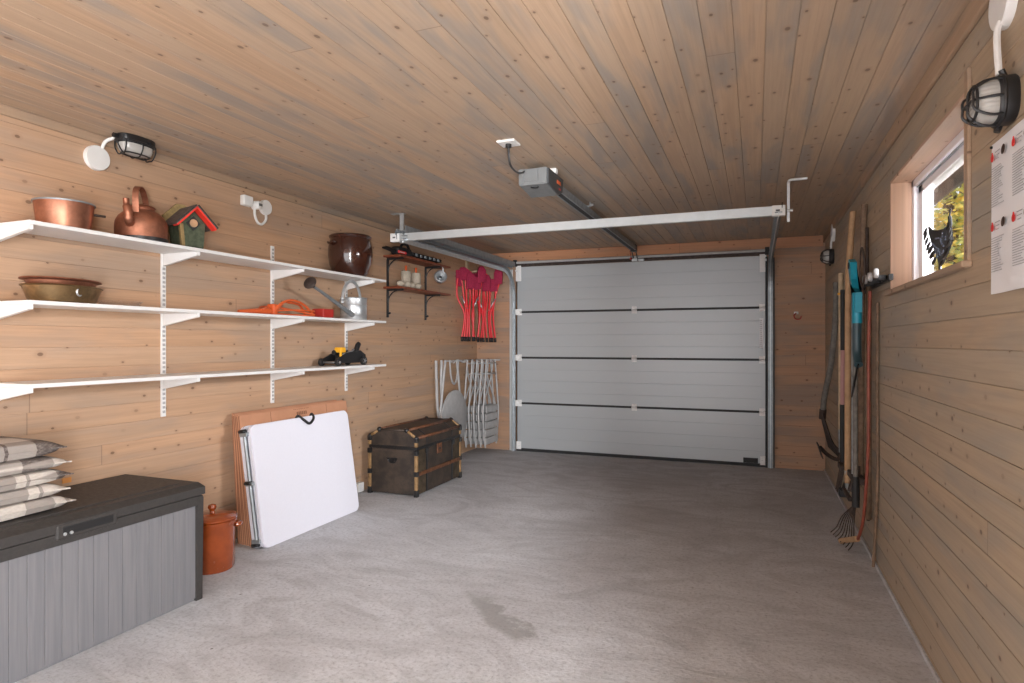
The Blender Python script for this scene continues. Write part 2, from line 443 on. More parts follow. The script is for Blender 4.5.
# right wall with window and side doorway
WY0, WY1, WZ0, WZ1 = 2.40, 3.60, 1.505, 2.055
SY0, SY1, SZ = -1.50, -.56, 2.05
mb = MB()
def rspans(a, b):
    sp = [(YF, YB)]; cuts = []
    if b > WZ0 and a < WZ1: cuts.append((WY0, WY1))
    if a < SZ: cuts.append((SY0, SY1))
    for c0, c1 in cuts:
        sp = [q for s0, s1 in sp for q in ((s0, min(s1, c0)), (max(s0, c1), s1)) if q[1]-q[0] > .01]
    return sp
for a, b in boards(0, ZC, OFF):
    segs = [a, b]
    for z in (WZ0, WZ1, SZ):
        if a < z < b: segs.append(z)
    segs.sort()
    for z0, z1 in zip(segs, segs[1:]):
        for s0, s1 in rspans(z0+1e-4, z1-1e-4): mb.box((XR, s0, z0), (XR+.014, s1, z1), .0012 if z1-z0 > .01 else 0)
for (y0, y1, z0, z1) in ((YF-.1, SY0, -.05, ZC+.1), (SY0, SY1, SZ, ZC+.1), (SY1, WY0, -.05, ZC+.1), (WY0, WY1, -.05, WZ0), (WY0, WY1, WZ1, ZC+.1), (WY1, YB+.1, -.05, ZC+.1)):
    mb.box((XR+.004, y0, z0), (XR+.17, y1, z1))
struct(mb.build('wall_right', 'wallr'), 'right wall of greyish boards with the window', 'wall')
# rear wall behind the camera with a wide opening added for fill light
mb = MB(); GX0, GX1, GZ = -2.7, .2, 2.1
for a, b in boards(0, ZC, OFF):
    if a < GZ: mb.box((XL, YF-.014, a), (GX0, YF, b)); mb.box((GX1, YF-.014, a), (XR, YF, b))
    else: mb.box((XL, YF-.014, a), (XR, YF, b))
mb.box((XL-.1, YF-.12, -.05), (GX0, YF-.004, ZC+.1)); mb.box((GX1, YF-.12, -.05), (XR+.1, YF-.004, ZC+.1)); mb.box((XL-.1, YF-.12, GZ), (XR+.1, YF-.004, ZC+.1))
struct(mb.build('wall_front', 'wallb'), 'wall behind the viewpoint with an opening added for fill light', 'wall')
# ceiling
mb = MB()
for a, b in boards(XL, XR, OFF): mb.box((a, YF, ZC), (b, YB, ZC+.014), .0015)
mb.box((XL-.1, YF-.1, ZC+.004), (XR+.3, YB+.1, ZC+.12))
struct(mb.build('ceiling', 'ceil'), 'ceiling of long knotty boards', 'ceiling')
# trims
struct(MB().box((XL, YF, ZC-.045), (XL+.018, YB, ZC), .004).build('trim_1', 'trim'), 'narrow wooden trim along the left wall top', 'trim')
struct(MB().box((XR-.02, YF, ZC-.075), (XR, YB, ZC), .005).build('trim_2', 'trim'), 'wooden trim along the right wall top', 'trim')
struct(MB().box((XL+.018, YB-.018, ZC-.105), (XR-.02, YB, ZC), .004).build('trim_3', 'trimx'), 'red-brown header board above the garage door', 'trim')
struct(MB().prism([(XL, 0, 0), (XL+.012, 0, 0), (XL+.012, 0, .012), (XL, 0, .03)], (0, 0, 0)).v and MB().box((XR-.012, SY1, 0), (XR, YB, .02), .003).build('trim_4', 'floor'), 'thin cement fillet at the foot of the right wall', 'trim')
struct(MB().box((XL, 2.012, .575), (XL+.003, 2.055, .60)).xf(Matrix.Translation((0, 0, .0))).build('trim_5', 'orangewood'), 'small orange wood patch low on the left wall', 'trim')

# ------------------------------------------------------------------ window
wf = thing('window_1', 'small horizontal window with white frame set in the right wall', 'window', (XR, (WY0+WY1)/2, WZ0))
struct(wf)
L = lambda x, y, z: (x-XR, y-(WY0+WY1)/2, z-WZ0)
mb = MB()   # reveal boards
mb.box(L(XR-.006, WY0-.002, WZ0), L(XR+.088, WY0+.012, WZ1), .002); mb.box(L(XR-.006, WY1-.012, WZ0), L(XR+.088, WY1+.002, WZ1), .002)
mb.box(L(XR-.006, WY0, WZ1-.012), L(XR+.088, WY1, WZ1+.002), .002)
mb.build('reveal', 'reveal', wf)
MB().box(L(XR-.03, WY0-.06, WZ0-.018), L(XR-.0005, WY1+.03, WZ0+.004), .004).box(L(XR-.006, WY0+.002, WZ0), L(XR+.088, WY1-.002, WZ0+.006)).build('sill', 'trim', wf)
MB().box(L(XR-.012, WY0-.05, WZ0-.0), L(XR, WY0-.016, WZ1+.06), .003).build('casing', 'trim', wf)
mb = MB(); fx0, fx1 = XR+.085, XR+.165
for (y0, y1, z0, z1) in ((WY0, WY0+.05, WZ0, WZ1), (WY1-.05, WY1, WZ0, WZ1), (WY0, WY1, WZ0, WZ0+.028), (WY0, WY1, WZ1-.045, WZ1)):
    mb.box(L(fx0, y0, z0), L(fx1, y1, z1), .004)
mb.build('frame', 'pvc', wf)
mb = MB(); sx0, sx1 = XR+.105, XR+.15
for (y0, y1, z0, z1) in ((WY0+.05, WY0+.10, WZ0+.028, WZ1-.045), (WY1-.125, WY1-.05, WZ0+.028, WZ1-.045), (WY0+.05, WY1-.05, WZ0+.028, WZ0+.045), (WY0+.05, WY1-.05, WZ1-.085, WZ1-.045)):
    mb.box(L(sx0, y0, z0), L(sx1, y1, z1), .004)
sash = mb.build('sash', 'pvc', wf)
MB().box(L(sx0+.002, WY0+.05, WZ1-.05), L(sx0-.008, WY1-.05, WZ1-.042)).build('gasket', 'galvd', sash)
MB().box(L(XR+.125, WY0+.09, WZ0+.04), L(XR+.129, WY1-.12, WZ1-.08)).build('pane', 'pane', sash)

# suncatcher: dark metal bird of overlapping petals standing on the sill
sc_ = thing('window_ornament', 'black metal ornament of glittering petals standing inside the window', 'ornament', (XR+.062, 2.985, WZ0+.006))
mb = MB()
body = [(0, .01, .05), (0, .063, .107), (0, .12, .15), (0, .15, .18), (0, .175, .205), (0, .19, .244), (0, .12, .215), (0, .03, .20), (0, -.096, .187), (0, -.125, .20), (0, -.150, .17), (0, -.165, .13), (0, -.122, .10), (0, -.068, .073)]
mb.prism(body[::-1], (.006, 0, 0)); ob = mb.build('body', 'blackm', sc_)
MB().tube([(.003, .01, 0), (.003, .01, .06)], .006, 6).build('stem', 'blackm', sc_)
MB().tube(smooth([(.003, -.11, .18), (.003, -.13, .205), (.003, -.125, .23), (.003, -.137, .255)]), [.009]*6+[.007]*6+[.003]*7, 6).build('plume', 'blackm', sc_)
for i, (y, z, r) in enumerate([(.19, .22, .02), (.185, .20, .022), (.165, .175, .022), (.14, .15, .024), (.11, .13, .022), (.08, .105, .022), (.05, .075, .02), (-.16, .165, .02), (-.175, .145, .02), (-.165, .12, .022), (-.125, .085, .028), (-.07, .055, .018)]):
    MB().lathe([(.001, 0), (r, .003), (r*.9, .008), (.001, .012)], (-.004, y, z), (-1, .2*math.sin(i), .3), 10, sx=.75, smooth=False).build('petal', 'blackm', sc_)
mb = MB()
for i in range(30):
    z = random.uniform(.09, .19); y = random.uniform(-.12, .14)*(.2+z*4); r = .010
    mb.box((-.004, y-r, z-.004), (-.001, y+r, z+.003))
o = mb.build('glitter', 'blueglow', sc_); o['kind'] = 'stuff'

# ------------------------------------------------------------------ outside
tag(MB().box((1.2, -14, -.4), (30, 30, -.3)).build('lawn', 'lawn'), 'autumn grass outside beyond the window', 'grass', kind='stuff')
ev = thing('roof_eave', 'weathered board eave of the roof seen through the window top', 'eave', (1.0, 4.5, 2.5))
MB().box((-.2, -3.2, .10), (.45, 3.2, .13)).build('soffit', 'eave', ev)
MB().box((.45, -3.2, -.03), (.475, 3.2, .16), .004).build('fascia', 'eave', ev)
for k in range(7): MB().box((-.15, -3+k*.95, .03), (.44, -2.94+k*.95, .10), .003).build('rafter', 'eave', ev)
def tree(x, y, h, r, n, label):
    t = thing('autumn_tree', label, 'tree', (x, y, -.3), 0, None)
    MB().tube(smooth([(0, 0, 0), (.05, .05, h*.4), (0, .1, h*.8)]), [.16]*6+[.11]*6+[.07], 8).build('trunk', 'bark', t)
    vs = []; fs = []
    for i in range(n):
        d = V((random.gauss(0, 1), random.gauss(0, 1), random.gauss(0, .9))).normalized()*r*random.random()**.4
        p = V((0, 0, h*.62))+V((d.x, d.y, d.z*h/(2.4*r)))
        q = Matrix.Rotation(random.uniform(0, 6), 3, 'Z') @ Matrix.Rotation(random.uniform(0, 3), 3, 'X')
        s = random.uniform(.05, .10); b = len(vs)
        for a in ((-s, 0, 0), (0, -s*.6, 0), (s, 0, 0), (0, s*.6, 0)): vs.append(p+q @ V(a))
        fs.append((b, b+1, b+2, b+3))
    MB().add(vs, fs).build('crown', 'leaves', t)
tree(3.3, 13.5, 5.6, 1.9, 5200, 'golden autumn tree beyond the window, fuller one')
tree(5.2, 20.0, 7.5, 3.2, 5200, 'yellow autumn tree farther off beyond the window')

# ------------------------------------------------------------------ garage door
gd = thing('door_1', 'closed grey four-section overhead garage door', 'door', (0, YB, 0)); struct(gd)
SH = .527
DLX, DRX = -2.585, .088
for k in range(4):
    z0 = .03+k*SH; z1 = z0+SH-.006
    mb = MB(); mb.box((DLX, -.0, z0), (DRX, .042, z1), .003)
    ribs = 4; hh = (z1-z0)/ribs
    # shallow pressed ribs
    for j in range(ribs):
        a, b = z0+j*hh, z0+(j+1)*hh
        mb.box((DLX+.03, -.0022, a+.003), (DRX-.03, .001, b-.003), .0015)
    mb.build('door_section', 'door', gd)
    if k < 3: MB().box((DLX, -.005, z1-.009), (DRX, .03, z1+.014), .002).build('joint_strip', 'black', gd)
    for x in ((DLX+.03), -1.228, (DRX-.03)):
        if k == 3: continue
        zc = z1+.003
        mb = MB(); w = .028
        mb.box((x-w, -.010, zc+.008), (x+w, -.002, zc+.038), .002); mb.box((x-w, -.010, zc-.038), (x+w, -.002, zc-.008), .002)
        mb.tube([(x-w, -.014, zc), (x+w, -.014, zc)], .008, 8); mb.box((x-.010, -.016, zc-.03), (x+.010, -.004, zc+.03), .002)
        if x < -2: mb.lathe([(.035, -.01), (.035, .006), (.02, .01)], (x-.03, -.02, zc), (0, -1, 0), 18)
        mb.build('hinge', 'white', gd)
MB().box((DX0-.08, .044, -.01), (DLX+.03, .07, DZ1+.05)).build('side_seal', 'black', gd); MB().box((DRX-.03, .044, -.01), (DX1+.07, .07, DZ1+.05)).build('side_seal', 'black', gd); MB().box((DX0-.08, .044, DZ1-.04), (DX1+.07, .07, DZ1+.06)).build('head_seal', 'black', gd)
MB().box((DLX-.01, -.004, -.005), (DRX+.01, .03, .034), .004).build('bottom_seal', 'black', gd)
MB().box((DLX-.02, -.008, DZ1+.008), (DRX+.02, .03, DZ1+.052), .004).build('top_seal', 'rust', gd)
mb = MB(); mb.tube([(DLX-.05, -.035, DZ1+.052), (DRX+.03, -.035, DZ1+.052)], .014, 10); mb.build('spring_shaft', 'greytube', gd)
for x, s in ((DLX+.02, 1), (DRX-.02, -1)):
    mb = MB(); mb.box((x-.035, -.012, DZ1-.16), (x+.03, -.002, DZ1+.02), .003); mb.box((x-.022, -.024, DZ1-.12), (x+.015, -.012, DZ1-.02), .003)
    mb.tube([(x-s*.03, -.03, DZ1-.04), (x+s*.0, -.03, DZ1-.04)], .012, 8); br = mb.build('top_bracket', 'white', gd)
    MB().box((x-s*.035-.02, -.05, DZ1+.01), (x-s*.035+.02, -.005, DZ1+.085), .004).build('cable_drum', 'black', gd)
    mb = MB(); mb.box((x-.03, -.012, .02), (x+.03, -.002, .11), .003); mb.tube([(x-s*.01, -.02, .04), (x-s*.01, -.02, .10)], .010, 8)
    mb.tube([(x-.02, -.02, .06), (x+.02, -.02, .06)], .008, 8); mb.build('bottom_bracket', 'white', gd)
MB().box((DRX-.21, -.010, .035), (DRX-.07, -.001, .085), .003).build('bolt_plate', 'black', gd)
MB().box((DRX-.055, -.0036, 1.20), (DRX-.02, -.002, 1.50)).build('sticker', 'paper', gd)
mb = MB()
for i in range(14):
    z = 1.215+i*.02; mb.box((DRX-.051, -.0044, z), (DRX-.051+.022*random.uniform(.6, 1), -.0036, z+.006))
mb.build('sticker_print', 'ink', gd)
mb = MB(); mb.box((-1.25, -.05, DZ1+.005), (-1.19, -.01, DZ1+.035), .003); mb.box((-1.18, -.05, DZ1+.007), (-1.12, -.01, DZ1+.03), .003); mb.build('opener_bracket', 'galv', gd)

# vertical guide rails + curve + horizontal rail, one per side
def rail(side, label):
    x = DLX-.03 if side < 0 else DRX+.045
    t = thing('door_rail', label, 'rail', (x, YB, 0))
    zt = 2.085; R = .32; yend = 4.33-YB
    path = [(0, -.045, 0.0), (0, -.045, zt-R)]+[(0, -.045-R+R*math.cos(a), zt-R+R*math.sin(a)) for a in [math.radians(q) for q in range(9, 90, 9)]]+[(0, -.045-R, zt), (0, yend, zt)]
    def ribbon(off_in, half, th, mat, nm, dy=0.):
        # extruded channel following the path
        vs = []; n = len(path); P = [V(p) for p in path]
        for i in range(n):
            tg = (P[min(i+1, n-1)]-P[max(i-1, 0)]).normalized(); nr = V((0, -tg.z, tg.y))   # in the YZ plane
            c = P[i]+nr*off_in
            for a, b in ((-half, -th), (half, -th), (half, th), (-half, th)): vs.append(c+V((a, 0, 0))+nr*b)
        fs = []
        for i in range(n-1):
            for k in range(4):
                l = (k+1) % 4; fs.append((i*4+k, i*4+l, (i+1)*4+l, (i+1)*4+k))
        fs += [(0, 3, 2, 1), tuple((n-1)*4+k for k in range(4))]
        MB().add(vs, fs).build(nm, mat, t)
    ribbon(0, .022, .0015, 'galvd', 'channel_back')
    ribbon(.018, .002, .020, 'galv', 'channel_lip')
    if side < 0:
        ribbon(-.022, .020, .002, 'galvd', 'inner_flange')
        # second straight track above for the top roller
        m2 = MB(); m2.box((-.075, yend, zt+.060), (.02, -.05, zt+.064)); m2.box((-.079, yend, zt+.03), (-.075, -.05, zt+.064)); m2.box((.016, yend, zt+.045), (.022, -.05, zt+.10)); m2.box((-.045, yend, zt+.045), (-.041, -.05, zt+.062)); m2.box((-.012, yend, zt+.03), (-.008, -.05, zt+.062)); m2.build('upper_track', 'galvd', t)
        MB().box((-.08, yend+.02, zt+.0), (-.076, -.06, zt+.085)).build('side_plate', 'galvd', t)
        MB().box((-.060, -.020, 0), (-.022, -.004, DZ1-.02), .003).build('jamb_strip', 'alu', t)
    else:
        MB().box((.026, -.03, 0), (.04, -.004, DZ1-.02), .003).build('jamb_strip', 'opside', t)
        MB().box((-.045, -.03, 0), (-.024, -.005, DZ1-.01), .002).build('rubber_strip', 'black', t)
        MB().box((.02, yend, zt+.03), (.024, -.06, zt+.06)).build('upper_track', 'black', t)
    # ceiling hanger at the far end of the rail
    hb = MB(); y = yend+.06
    if side < 0:
        hb.box((-.065, y-.012, zt-.03), (-.03, y, ZC), .0); hb.box((-.15, y-.012, ZC-.006), (-.03, y+.03, ZC)); hb.tube([(-.05, y-.02, zt-.02), (-.02, y-.02, zt-.02)], .012, 8)
    else:
        hb.box((.052, y-.02, zt-.06), (.068, y-.008, ZC-.02), .0); hb.tube(smooth([(.06, y-.014, ZC-.03), (.07, y-.014, ZC-.008), (.12, y-.014, ZC-.006), (.17, y-.014, ZC-.004)]), .010, 8)
        hb.tube([(.05, y-.03, zt+.01), (.085, y-.03, zt+.01)], .010, 8)
    hb.build('ceiling_hanger', 'galv', t)
    return t
rail(-1, 'galvanised overhead guide rail curving along the left of the garage door')
rail(1, 'galvanised overhead guide rail curving along the right of the garage door')
cb = thing('cross_bar', 'pale aluminium cross bar spanning between the two overhead rails', 'bar', (-1.27, 4.38, 2.10))
MB().box((-1.46, -.018, -.03), (1.43, .018, .03), .003).build('bar', 'alu', cb)
mb = MB(); mb.box((-1.46, -.0195, .005), (1.43, -.017, .030)); mb.build('bar_lip', 'alu', cb)
for x in (-1.45, 1.40):
    mb = MB(); mb.box((x-.035, -.024, -.034), (x+.045, .022, .034), .003); e = mb.build('end_bracket', 'plastic_w', cb)
    MB().box((x-.012, -.0255, -.006), (x+.012, -.0235, .006)).build('slot', 'slot', e)

# ------------------------------------------------------------------ opener
op = thing('garage_door_opener', 'grey ceiling-mounted motor box with a long rail to the garage door', 'door opener', (-1.20, 3.60, ZC))
mb = MB()
prof = [(0, -.15, -.125), (0, .06, -.15), (0, .14, -.12), (0, .16, -.03), (0, -.15, -.03)]
mb.prism([(-.098, p[1], p[2]) for p in prof], (.170, 0, 0)); hs = mb.build('housing', 'opgrey', op)
mb = MB(); mb.prism([(.072, p[1]*.96, p[2]*.94-.005) for p in prof], (.008, 0, 0)); mb.build('side_cover', 'opside', hs)
mb = MB(); mb.box((-.101, -.157, -.12), (-.07, -.149, -.03), .003); mb.box((-.062, -.156, -.105), (.015, -.149, -.035), .003); mb.box((.022, -.157, -.12), (.070, -.149, -.03), .003); mb.build('front_ribs', 'opgrey', hs)
mb = MB(); mb.tube(arc((-.01, -.13, -.135), .022, 0, 180, 8, 'XY'), .004, 6); mb.build('pull_loop', 'black', op)
MB().box((.0795, .02, -.085), (.083, .09, -.065)).build('orange_mark', 'orange', hs)
MB().box((.0795, .06, -.115), (.083, .09, -.106)).build('red_mark', 'red', hs)
MB().box((.03, -.02, -.032), (.085, .02, -.002), .002).build('mounting_tab', 'plastic_w', op)
mb = MB(); mb.box((-.022, .14, -.075), (.022, 3.02, -.06)); mb.build('belt_rail', 'black', op)
mb = MB(); mb.box((-.028, .14, -.078), (-.019, 3.02, -.03)); mb.box((.019, .14, -.078), (.028, 3.02, -.03)); mb.build('rail_edge', 'galvd', op)
mb = MB(); mb.box((-.05, .95, -.032), (.05, .985, -.026)); mb.tube([(.045, .95, -.03), (.075, .95, -.02)], .010, 8); mb.box((-.05, .95, -.03), (-.045, .985, 0)); mb.box((.045, .95, -.03), (.05, .985, 0)); mb.build('rail_clamp', 'galv', op)
mb = MB()
for s in (-.02, .02): mb.tube([(s, 2.98, -.06), (s-.01, 3.16, -.14)], .005, 6)
mb.box((-.03, 2.96, -.09), (.03, 3.04, -.02), .003); mb.build('door_arm', 'blackm', op)
mb = MB(); mb.tube([(-.05, 3.05, -.075), (-.055, 3.14, -.13)], .003, 6); mb.lathe([(.001, 0), (.014, .006), (.014, .02), (.001, .028)], (-.055, 3.14, -.155), (0, 0, 1), 10); mb.build('release_handle', 'red', op)
# supply socket and lead on the ceiling
cs = thing('ceiling_socket', 'white square socket on the ceiling with a dark lead hanging', 'socket', (-1.205, 3.04, ZC))
MB().box((-.05, -.05, -.012), (.05, .05, 0), .005).build('plate', 'plastic_w', cs)
mb = MB(); mb.tube([(0, 0, -.03), (0, 0, -.012)], .016, 10); mb.tube(smooth([(0, 0, -.02), (0, .01, -.085), (-.005, .05, -.115), (-.03, .2, -.105), (-.055, .34, -.07), (-.065, .43, -.035)]), .0055, 6); mb.build('lead', 'blackm', cs)

# ------------------------------------------------------------------ white wall shelves
FX = -2.82
UY = [1.71, 2.557, 3.406, 4.237]; ZT = [1.765, 1.430, 1.078]
for i, (y, zt, zb) in enumerate(zip(UY, (1.80, 1.83, 1.915, 1.80), (.84, .838, .838, .862))):
    t = thing('shelf_upright', ['white slotted wall rail at the left frame edge under the shelves',
        'white slotted wall rail second from the left, reaching below the bottom shelf',
        'white slotted wall rail reaching highest above the top shelf',
        'white slotted wall rail behind the watering can'][i], 'shelf rail', (XL, y, 0))
    MB().box((0, -.014, zb), (.012, .014, zt), .002).build('rail', 'white', t)
    mb = MB(); z = zb+.02
    while z < zt-.02:
        mb.box((.011, -.007, z), (.0128, -.003, z+.014)); mb.box((.011, .003, z), (.0128, .007, z+.014)); z += .025
    mb.build('slots', 'slot', t)
for j, zt in enumerate(ZT):
    for i, y in enumerate(UY):
        t = tag(MB().prism([(XL+.012, y-.009, zt-.018), (FX-.008, y-.009, zt-.018), (FX-.008, y-.009, zt-.038), (XL+.012, y-.009, zt-.085)], (0, .018, 0)).build('shelf_bracket', 'white'),
            'white bracket on the %s under the %s white shelf' % (['leftmost rail', 'second rail from the left', 'third rail from the left', 'rightmost rail'][i], ['top', 'middle', 'bottom'][j]), 'bracket', 'white shelf brackets')
    tag(MB().box((XL+.014, 1.70, zt-.018), (FX, 4.40, zt), .002).build('wall_shelf', 'shelf'), ['top white shelf carrying the copper kettle', 'middle white shelf carrying the watering can', 'bottom white shelf carrying the trolley jack'][j], 'shelf')

# ------------------------------------------------------------------ things on the shelves
Z1, Z2, Z3 = ZT
# copper pan
t = thing('copper_pan', 'wide copper pan on the top white shelf', 'pan', (-2.95, 1.925, Z1))
MB().lathe([(.001, 0), (.098, 0), (.103, .004), (.116, .118), (.119, .121), (.117, .125), (.112, .12), (.098, .01), (.001, .008)], seg=40).build('bowl', 'copper', t)
MB().lathe([(.116, .118), (.1215, .118), (.1215, .125), (.114, .125), (.116, .118)], seg=40, cap=False).build('rim', 'galvd', t)
MB().tube([(.05, .09, .085), (.07, .145, .085)], .006, 8).build('handle', 'rust', t)
# copper kettle
t = thing('copper_kettle', 'old copper kettle with strap handle on the top white shelf', 'kettle', (-2.935, 2.30, Z1), math.radians(38)); t.scale = (1.09, 1.09, 1.06)
MB().lathe([(.001, .0), (.103, .0), (.108, .010), (.110, .02), (.110, .075), (.107, .098), (.095, .122), (.075, .142), (.056, .152), (.055, .162), (.001, .165)], seg=40).build('body', 'copperd', t)
MB().lathe([(.104, -.0), (.1115, .002), (.1115, .018), (.106, .018)], seg=40, cap=False).build('base_band', 'blackm', t)
MB().lathe([(.056, .160), (.060, .165), (.054, .172), (.03, .180), (.001, .182)], seg=28).build('lid', 'copperd', t)
MB().tube(smooth([(-.02, -.100, .075), (-.02, -.125, .088), (-.02, -.135, .12), (-.03, -.125, .16), (-.03, -.130, .185)]), [.021]*5+[.022]*4+[.018]*8+[.013]*8, 12).build('spout', 'copperd', t)
mb = MB(); prof = [(0, -.090, .13), (0, -.098, .19), (0, -.085, .235), (0, -.04, .258), (0, .02, .25), (0, .07, .205), (0, .090, .14)]
hp = smooth(prof, 4); vs = []; fs = []
for k, p in enumerate(hp):
    d_ = V((0, p.y, p.z-.15)).normalized()*.004
    for sx_, q in ((-.013, 0), (.013, 0), (.013, 1), (-.013, 1)): vs.append((sx_, p.y+d_.y*q, p.z+d_.z*q))
for k in range(len(hp)-1):
    for q in range(4): l = (q+1) % 4; fs.append((k*4+q, k*4+l, k*4+4+l, k*4+4+q))
mb.add(vs, fs).build('handle', 'copperd', t)
# birdhouse
t = thing('birdhouse', 'green birdhouse with a red-edged grey roof on the top white shelf', 'birdhouse', (-2.94, 2.58, Z1), math.radians(74)); t.scale = (1.14, 1.14, 1.14)
w, d, h, pk = .060, .060, .125, .185
body = [(-w*.82, 0, 0), (w*.82, 0, 0), (w, 0, h), (0, 0, pk), (-w, 0, h)]
MB().prism([(x, -d, z) for x, _, z in body], (0, 2*d, 0)).build('body', 'green', t)
for s_ in (-1, 1):
    a = V((0, 0, pk+.016)); bq = V((s_*.095, 0, pk-.082))
    nrm = V((s_*.09, 0, .1)).normalized()*.009
    MB().prism([a+V((0, -d-.045, 0)), bq+V((0, -d-.045, 0)), bq+nrm+V((0, -d-.045, 0)), a+nrm+V((0, -d-.045, 0))], (0, 2*d+.055, 0)).build('roof_board', 'roof', t)
    dn = -nrm*.9
    MB().prism([a+V((0, -d-.044, 0)), bq+V((0, -d-.044, 0)), bq+dn+V((0, -d-.044, 0)), a+dn+V((0, -d-.044, 0))], (0, .042, 0)).build('barge_board', 'birdred', t)
    MB().prism([a+nrm+V((0, -d-.048, 0)), bq+nrm+V((0, -d-.048, 0)), bq+nrm*.55+V((0, -d-.048, 0)), a+nrm*.55+V((0, -d-.048, 0))], (0, .006, 0)).build('roof_edge', 'blackm', t)
MB().prism([(x, -d-.005, z) for x, z in ((0, h-.038), (.034, h-.002), (0, h+.034), (-.034, h-.002))], (0, .006, 0)).build('hole_plate', 'blackm', t)
MB().lathe([(.019, 0), (.019, .003), (.006, .004)], (0, -d-.005, h-.002), (0, -1, 0), 16).build('entrance_ring', 'cork', t)
MB().prism([(-w*.82-.004, -d-.004, 0), (-w*.82+.012, -d-.004, 0), (-w+.012, -d-.004, h-.01), (-w-.004, -d-.004, h-.01)], (0, .016, 0)).build('corner_post', 'ochre', t)
MB().prism([(-.085, d+.002, pk-.02), (-.02, d+.002, pk+.045), (.02, d+.002, pk+.045), (.045, d+.002, pk+.02), (.045, d+.002, .04), (-.03, d+.002, .04)], (0, .018, 0)).build('back_board', 'ochre', t)
# big brown crock
t = thing('stoneware_crock', 'large shiny dark brown stoneware crock on the top white shelf', 'crock', (-2.93, 4.065, Z1))
MB().lathe([(.001, 0), (.118, 0), (.13, .012), (.158, .09), (.168, .16), (.166, .22), (.155, .27), (.150, .285), (.158, .292), (.162, .305), (.154, .313), (.143, .305), (.142, .27), (.15, .2), (.12, .03), (.001, .02)], seg=48).build('pot', 'crock', t)
for a in (math.radians(250), ):
    c = V((math.cos(a)*.16, math.sin(a)*.16, .245)); tn = V((-math.sin(a), math.cos(a), 0)); rn = V((math.cos(a), math.sin(a), 0))
    MB().tube([c+tn*(.045*math.cos(q))+rn*(.022*math.sin(q))+V((0, 0, .006*math.sin(3*q))) for q in [PI*k/10 for k in range(11)]], .009, 8).build('handle', 'crock', t)
# two oval pans, one inside the other
t = thing('brass_pan', 'oval brass pan with a ring handle on the middle shelf, lower of the two', 'pan', (-2.95, 1.92, Z2), math.radians(28)); t.scale = (1.06, 1.06, 1.06)
MB().lathe([(.001, 0), (.10, 0), (.108, .004), (.128, .066), (.134, .068), (.131, .072), (.122, .066), (.10, .01), (.001, .008)], seg=40, sy=1.42).build('bowl', 'brass', t)
MB().tube([(.105+.0, -.075+.018*math.cos(q), .045+.016*math.sin(q)) for q in [2*PI*k/16 for k in range(16)]], .004, 6, closed=True).build('ring_handle', 'galv', t)
t2 = thing('oval_copper_pan', 'oval copper pan stacked inside the brass pan on the middle shelf', 'pan', (-2.95, 1.915, Z2+.012), math.radians(28)); t2.scale = (1.06, 1.06, 1.06)
MB().lathe([(.001, 0), (.09, 0), (.114, .078), (.132, .084), (.130, .089), (.112, .084), (.088, .008), (.001, .006)], seg=40, sy=1.42).build('bowl', 'copperd', t2)
mb = MB(); mb.tube([(-.02, .19, .082), (.0, .20, .07), (.02, .19, .06)], .005, 6); mb.build('lug', 'copperd', t2)
# glass bowl
t = thing('glass_dish', 'low clear glass dish beside the brass pan', 'dish', (-2.97, 2.21, Z2))
MB().lathe([(.001, 0), (.06, 0), (.075, .004), (.10, .026), (.102, .028), (.098, .028), (.072, .008), (.001, .005)], seg=32).build('dish', 'clear', t)
# orange cable
t = thing('extension_cable', 'tangled orange extension cable on the middle shelf', 'cable', (-2.95, 3.33, Z2))
mb = MB(); pts = []
random.seed(3)
for k in range(34):
    a = k*.61; e = .5+.5*math.sin(k*.77)
    pts.append((.07*math.sin(a*1.1+.4)*(.6+.4*e), .04+.27*math.cos(a*.5+.6*math.sin(k*.31))*(.6+.4*e), .012+.062*(.5+.5*math.sin(a*.9+1))*(1-.55*abs(math.cos(a*.5)))))
mb.tube(smooth(pts, 5), .006, 8)
for k in range(2):
    mb.tube(smooth([(.05-.04*k, -.14+.06*k, .012), (.06-.04*k, -.06+.06*k, .082+.008*k), (.055-.04*k, .05, .106-.012*k), (.05-.04*k, .17, .08), (.04-.04*k, .28-.04*k, .012)]), .0085, 8)
mb.build('cord', 'orange', t)
mb = MB(); mb.tube([(.03, -.40, .012), (.035, -.30, .018), (.04, -.17, .024), (.04, -.15, .024)], [.010, .014, .022, .018], 12); mb.tube([(.04, -.15, .024), (.04, -.12, .03)], .009, 8); mb.build('plug', 'orange', t)
MB().box((.0, -.135, 0), (.06, -.095, .072), .008).build('coupler', 'orange', t)
tag(MB().box((-2.975, 3.67, Z2), (-2.875, 3.79, Z2+.066), .006).build('red_box', 'red'), 'small plain red box between the orange cable and the watering can', 'box')
# watering can
t = thing('watering_can', 'galvanised watering can with a long spout on the middle shelf', 'watering can', (-2.945, 4.13, Z2))
MB().lathe([(.001, 0), (.100, 0), (.102, .004), (.102, .03), (.104, .034), (.102, .038), (.102, .11), (.104, .115), (.102, .12), (.102, .165), (.106, .168), (.104, .174), (.08, .176), (.06, .176)], seg=36).build('body', 'galv', t)
mb = MB(); hp = [(.0, .118*math.cos(a)-.028, .14+.165*math.sin(a)) for a in [math.radians(q) for q in range(5, 196, 12)]]
mb.tube(hp, .011, 8); mb.build('handle', 'galv', t)
MB().tube([(.05, -.085, .035), (.06, -.27, .105), (.07, -.50, .190), (.075, -.58, .215)], [.020, .014, .011, .010], 12).build('spout', 'galvd', t)
MB().tube([(.02, -.09, .15), (.055, -.24, .148), (.058, -.26, .115)], .003, 6).build('stay', 'galvd', t)
MB().lathe([(.011, 0), (.016, .015), (.045, .05), (.047, .054), (.04, .06), (.001, .064)], (.074, -.57, .213), (.15, -.85, .38), 20).build('rose', 'rust', t)
